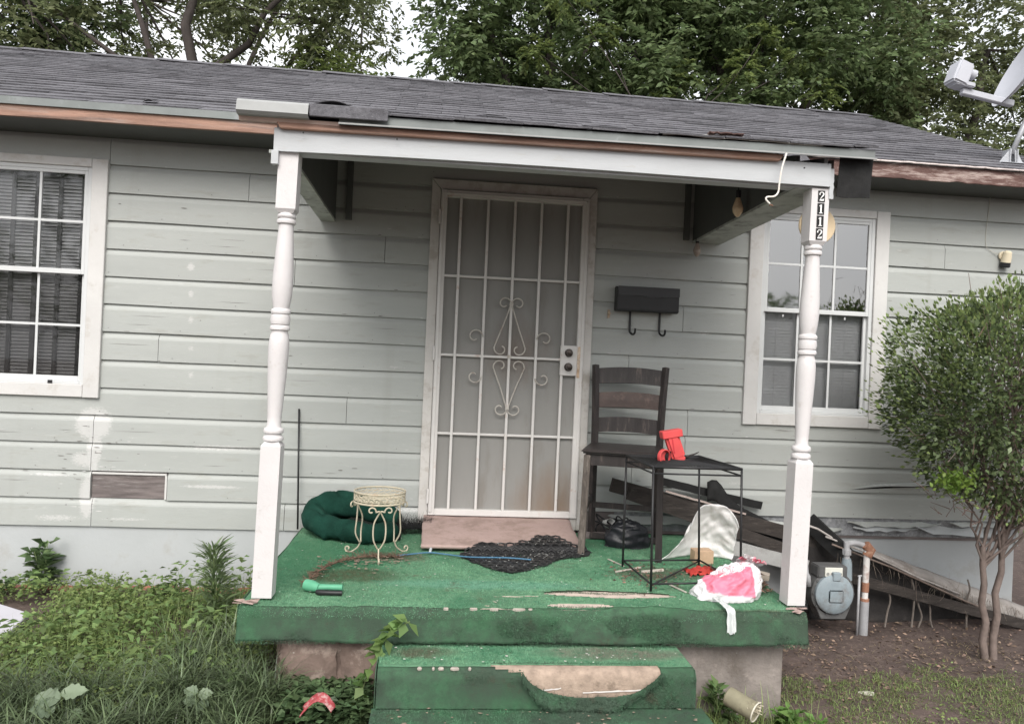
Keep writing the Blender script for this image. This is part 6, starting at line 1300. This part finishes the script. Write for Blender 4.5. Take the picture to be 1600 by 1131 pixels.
# weeds right of the steps
P = gpts(300, 1.19, 1.75, -1.80, -1.54, lambda x, y: True); n = len(P)
tag(link('grass_tuft', np_mesh('grass_tuft', *blades(P, rng.uniform(0, 2*PI, n), rng.uniform(.06, .20, n), rng.uniform(.003, .005, n), rng.uniform(.5, 2.4, n), 5), GRASS)), kind='stuff')

def stem_plant(name, label, base, H, nl, ll, lw, mt, lean=(0, 0), cat='weed', rise=.25, droop=.2, taper=.5, brk=1):
    t = thing(name, label, cat, base); m = MB(); allv = []
    for b_i in range(brk):
        lx, ly = lean[0]+(random.uniform(-.10, .10) if brk > 1 else 0), lean[1]+(random.uniform(-.06, .06) if brk > 1 else 0); hh = H*(1 if b_i == 0 else random.uniform(.5, .9))
        pts = smooth_path([(0, 0, 0), (lx*.3, ly*.3, hh*.4), (lx*.7, ly*.7, hh*.75), (lx, ly, hh)], 5); m.tube(pts, [.004*(1-.6*i/(len(pts)-1)) for i in range(len(pts))], 6)
        f = rng.uniform(.12, 1, nl); idx = (f*(len(pts)-1)).astype(int); Pp = np.array([pts[i] for i in idx]); a = rng.uniform(0, 2*PI, nl)
        L = ll*(1-taper*np.clip(f-.3, 0, 1))*rng.uniform(.55, 1.25, nl); stemd = np.stack([np.cos(a), np.sin(a), np.full(nl, rise)+f*.5+rng.normal(0, .28, nl)], 1)
        Pp = Pp+stemd*(L*.25)[:, None]; allv.append(leaves(Pp, stemd, L, L*lw/ll, droop, rnd=.25))
    m.build('stem', mat('green_stem', (.13, .17, .07), .7, .2, 20), t, world=False, smooth=True)
    link('foliage', np_mesh('foliage', *cat_mesh(allv), mt), t); return t
stem_plant('horseweed', 'tall feathery weed with narrow leaves left of the porch corner', (-1.09, -.72, gz(-1, -.7)), .44, 420, .11, .015, leafm('narrow_weed_leaf', (.15, .21, .095), .3, .3), (-.03, -.02), rise=.35, droop=.15, taper=.35)
stem_plant('bindweed', 'leafy climbing weed against the left foundation wall', (-2.27, -.10, gz(-2, -.1)), .30, 26, .085, .07, leafm('vine_leaf', (.13, .20, .09), .35, .3), (.02, .03), brk=3, taper=.3)
stem_plant('bindweed', 'low leafy weed at the wall on the far left', (-2.47, -.14, gz(-2.4, -.1)), .10, 20, .055, .045, MATS['vine_leaf'], (.02, .03), brk=3)
stem_plant('wall_weed', 'dark leafy weed tuft at the middle of the left foundation', (-1.52, -.22, gz(-1.5, -.2)), .10, 30, .06, .03, MATS['vine_leaf'], (.0, 0), brk=4)
stem_plant('wall_weed', 'pair of small weed tufts by the red footing', (-1.83, -.18, gz(-1.5, -.2)), .07, 18, .045, .02, MATS['vine_leaf'], (.0, 0), brk=3)
BIG = leafm('pale_broad_leaf', (.20, .26, .17), .2, .3)
def broad(name, label, base, lv):
    t = thing(name, label, 'weed', base); m = MB(); st = MB()
    for (dx, dy, dz, L, w_, az) in lv:
        D = Vector((math.cos(az), math.sin(az)*.4, .10)).normalized(); c_ = Vector((dx, dy, dz)); sd = D.cross(Vector((0, -.55, .83))).normalized(); nn = sd.cross(D)
        def f(u, v, c_=c_, D=D, sd=sd, nn=nn, L=L, w_=w_):
            ww = w_*math.sin(PI*min(1, u**.75))*(1+.16*math.sin(u*26))*.5*(1 if u < .999 else 0); return tuple(c_+D*L*u+sd*(v*2-1)*ww+nn*(.10*w_*abs(v*2-1)-.05*L*u*u))
        m.grid(f, 14, 6); st.tube(smooth_path([(0, 0, 0), (dx*.4, dy*.4, dz*.7), (dx, dy, dz)], 4), .0028, 6)
    st.build('stem', MATS['green_stem'], t, world=False, smooth=True); m.build('leaves', BIG, t, world=False, smooth=True); return t
bz = gz(-1.5, -1.7); b1 = W(100, 1110, 'y', -1.80)
broad('broadleaf_weed', 'pale broad leaved weed in the dark strap leaves at the lower left', (b1.x, b1.y, bz-.02), [(.0, -.03, b1.z-bz+.10, .10, .065, .15), (-.0, -.03, b1.z-bz+.075, .10, .085, 3.3), (-.01, -.05, b1.z-bz+.05, .09, .08, 4.2), (.03, -.03, b1.z-bz+.02, .07, .05, 5.6)])
b2 = W(312, 1100, 'y', -1.75)
broad('broadleaf_weed', 'pale lobed weed standing in the strap leaves left of the steps', (b2.x, b2.y, bz-.02), [(0, -.03, b2.z-bz+.07, .06, .05, .3), (0, -.03, b2.z-bz+.08, .06, .05, 2.8), (.0, -.03, b2.z-bz+.03, .06, .06, -.9), (-.01, -.02, b2.z-bz+.04, .05, .05, 3.8), (.01, -.02, b2.z-bz+.0, .06, .06, -1.5)])
vt = thing('vine', 'light green vine climbing at the left side of the top step', 'vine', (-.24, -1.72, gz(-.2, -1.7)))
vp = smooth_path([(-.26, -1.70, -.42), (-.22, -1.70, -.25), (-.17, -1.68, -.13), (-.12, -1.66, -.06), (-.05, -1.66, -.02)], 6); m = MB(); m.tube(vp, .003, 6); m.build('stem', MATS['green_stem'], vt, smooth=True)
Pp = np.array([vp[i] for i in rng.integers(4, len(vp), 34)]); a = rng.uniform(0, 2*PI, 34); link('foliage', np_mesh('foliage', *leaves(Pp, np.stack([np.cos(a), -np.abs(np.sin(a))*.5, rng.normal(0, .4, 34)], 1), rng.uniform(.04, .075, 34), rng.uniform(.03, .05, 34), .2, rnd=.5), leafm('fresh_vine_leaf', (.17, .27, .09), .3, .45)), vt, world=True)
stem_plant('leafy_weed', 'broad leafed weed beside the concrete base right of the steps', (1.33, -1.58, gz(1.3, -1.6)), .17, 26, .075, .045, MATS['weed_leaf'], (-.03, -.03), brk=3)
stem_plant('leafy_weed', 'bright green weed clump to the right of the olive can', (1.62, -1.66, gz(1.6, -1.7)), .12, 34, .06, .032, leafm('bright_weed_leaf', (.13, .24, .06), .3, .4), (.03, -.02), brk=5)
print('objects', len(bpy.data.objects), 'tris', sum(len(p.vertices)-2 for me in {o.data for o in bpy.data.objects if o.type == 'MESH'} for p in me.polygons))
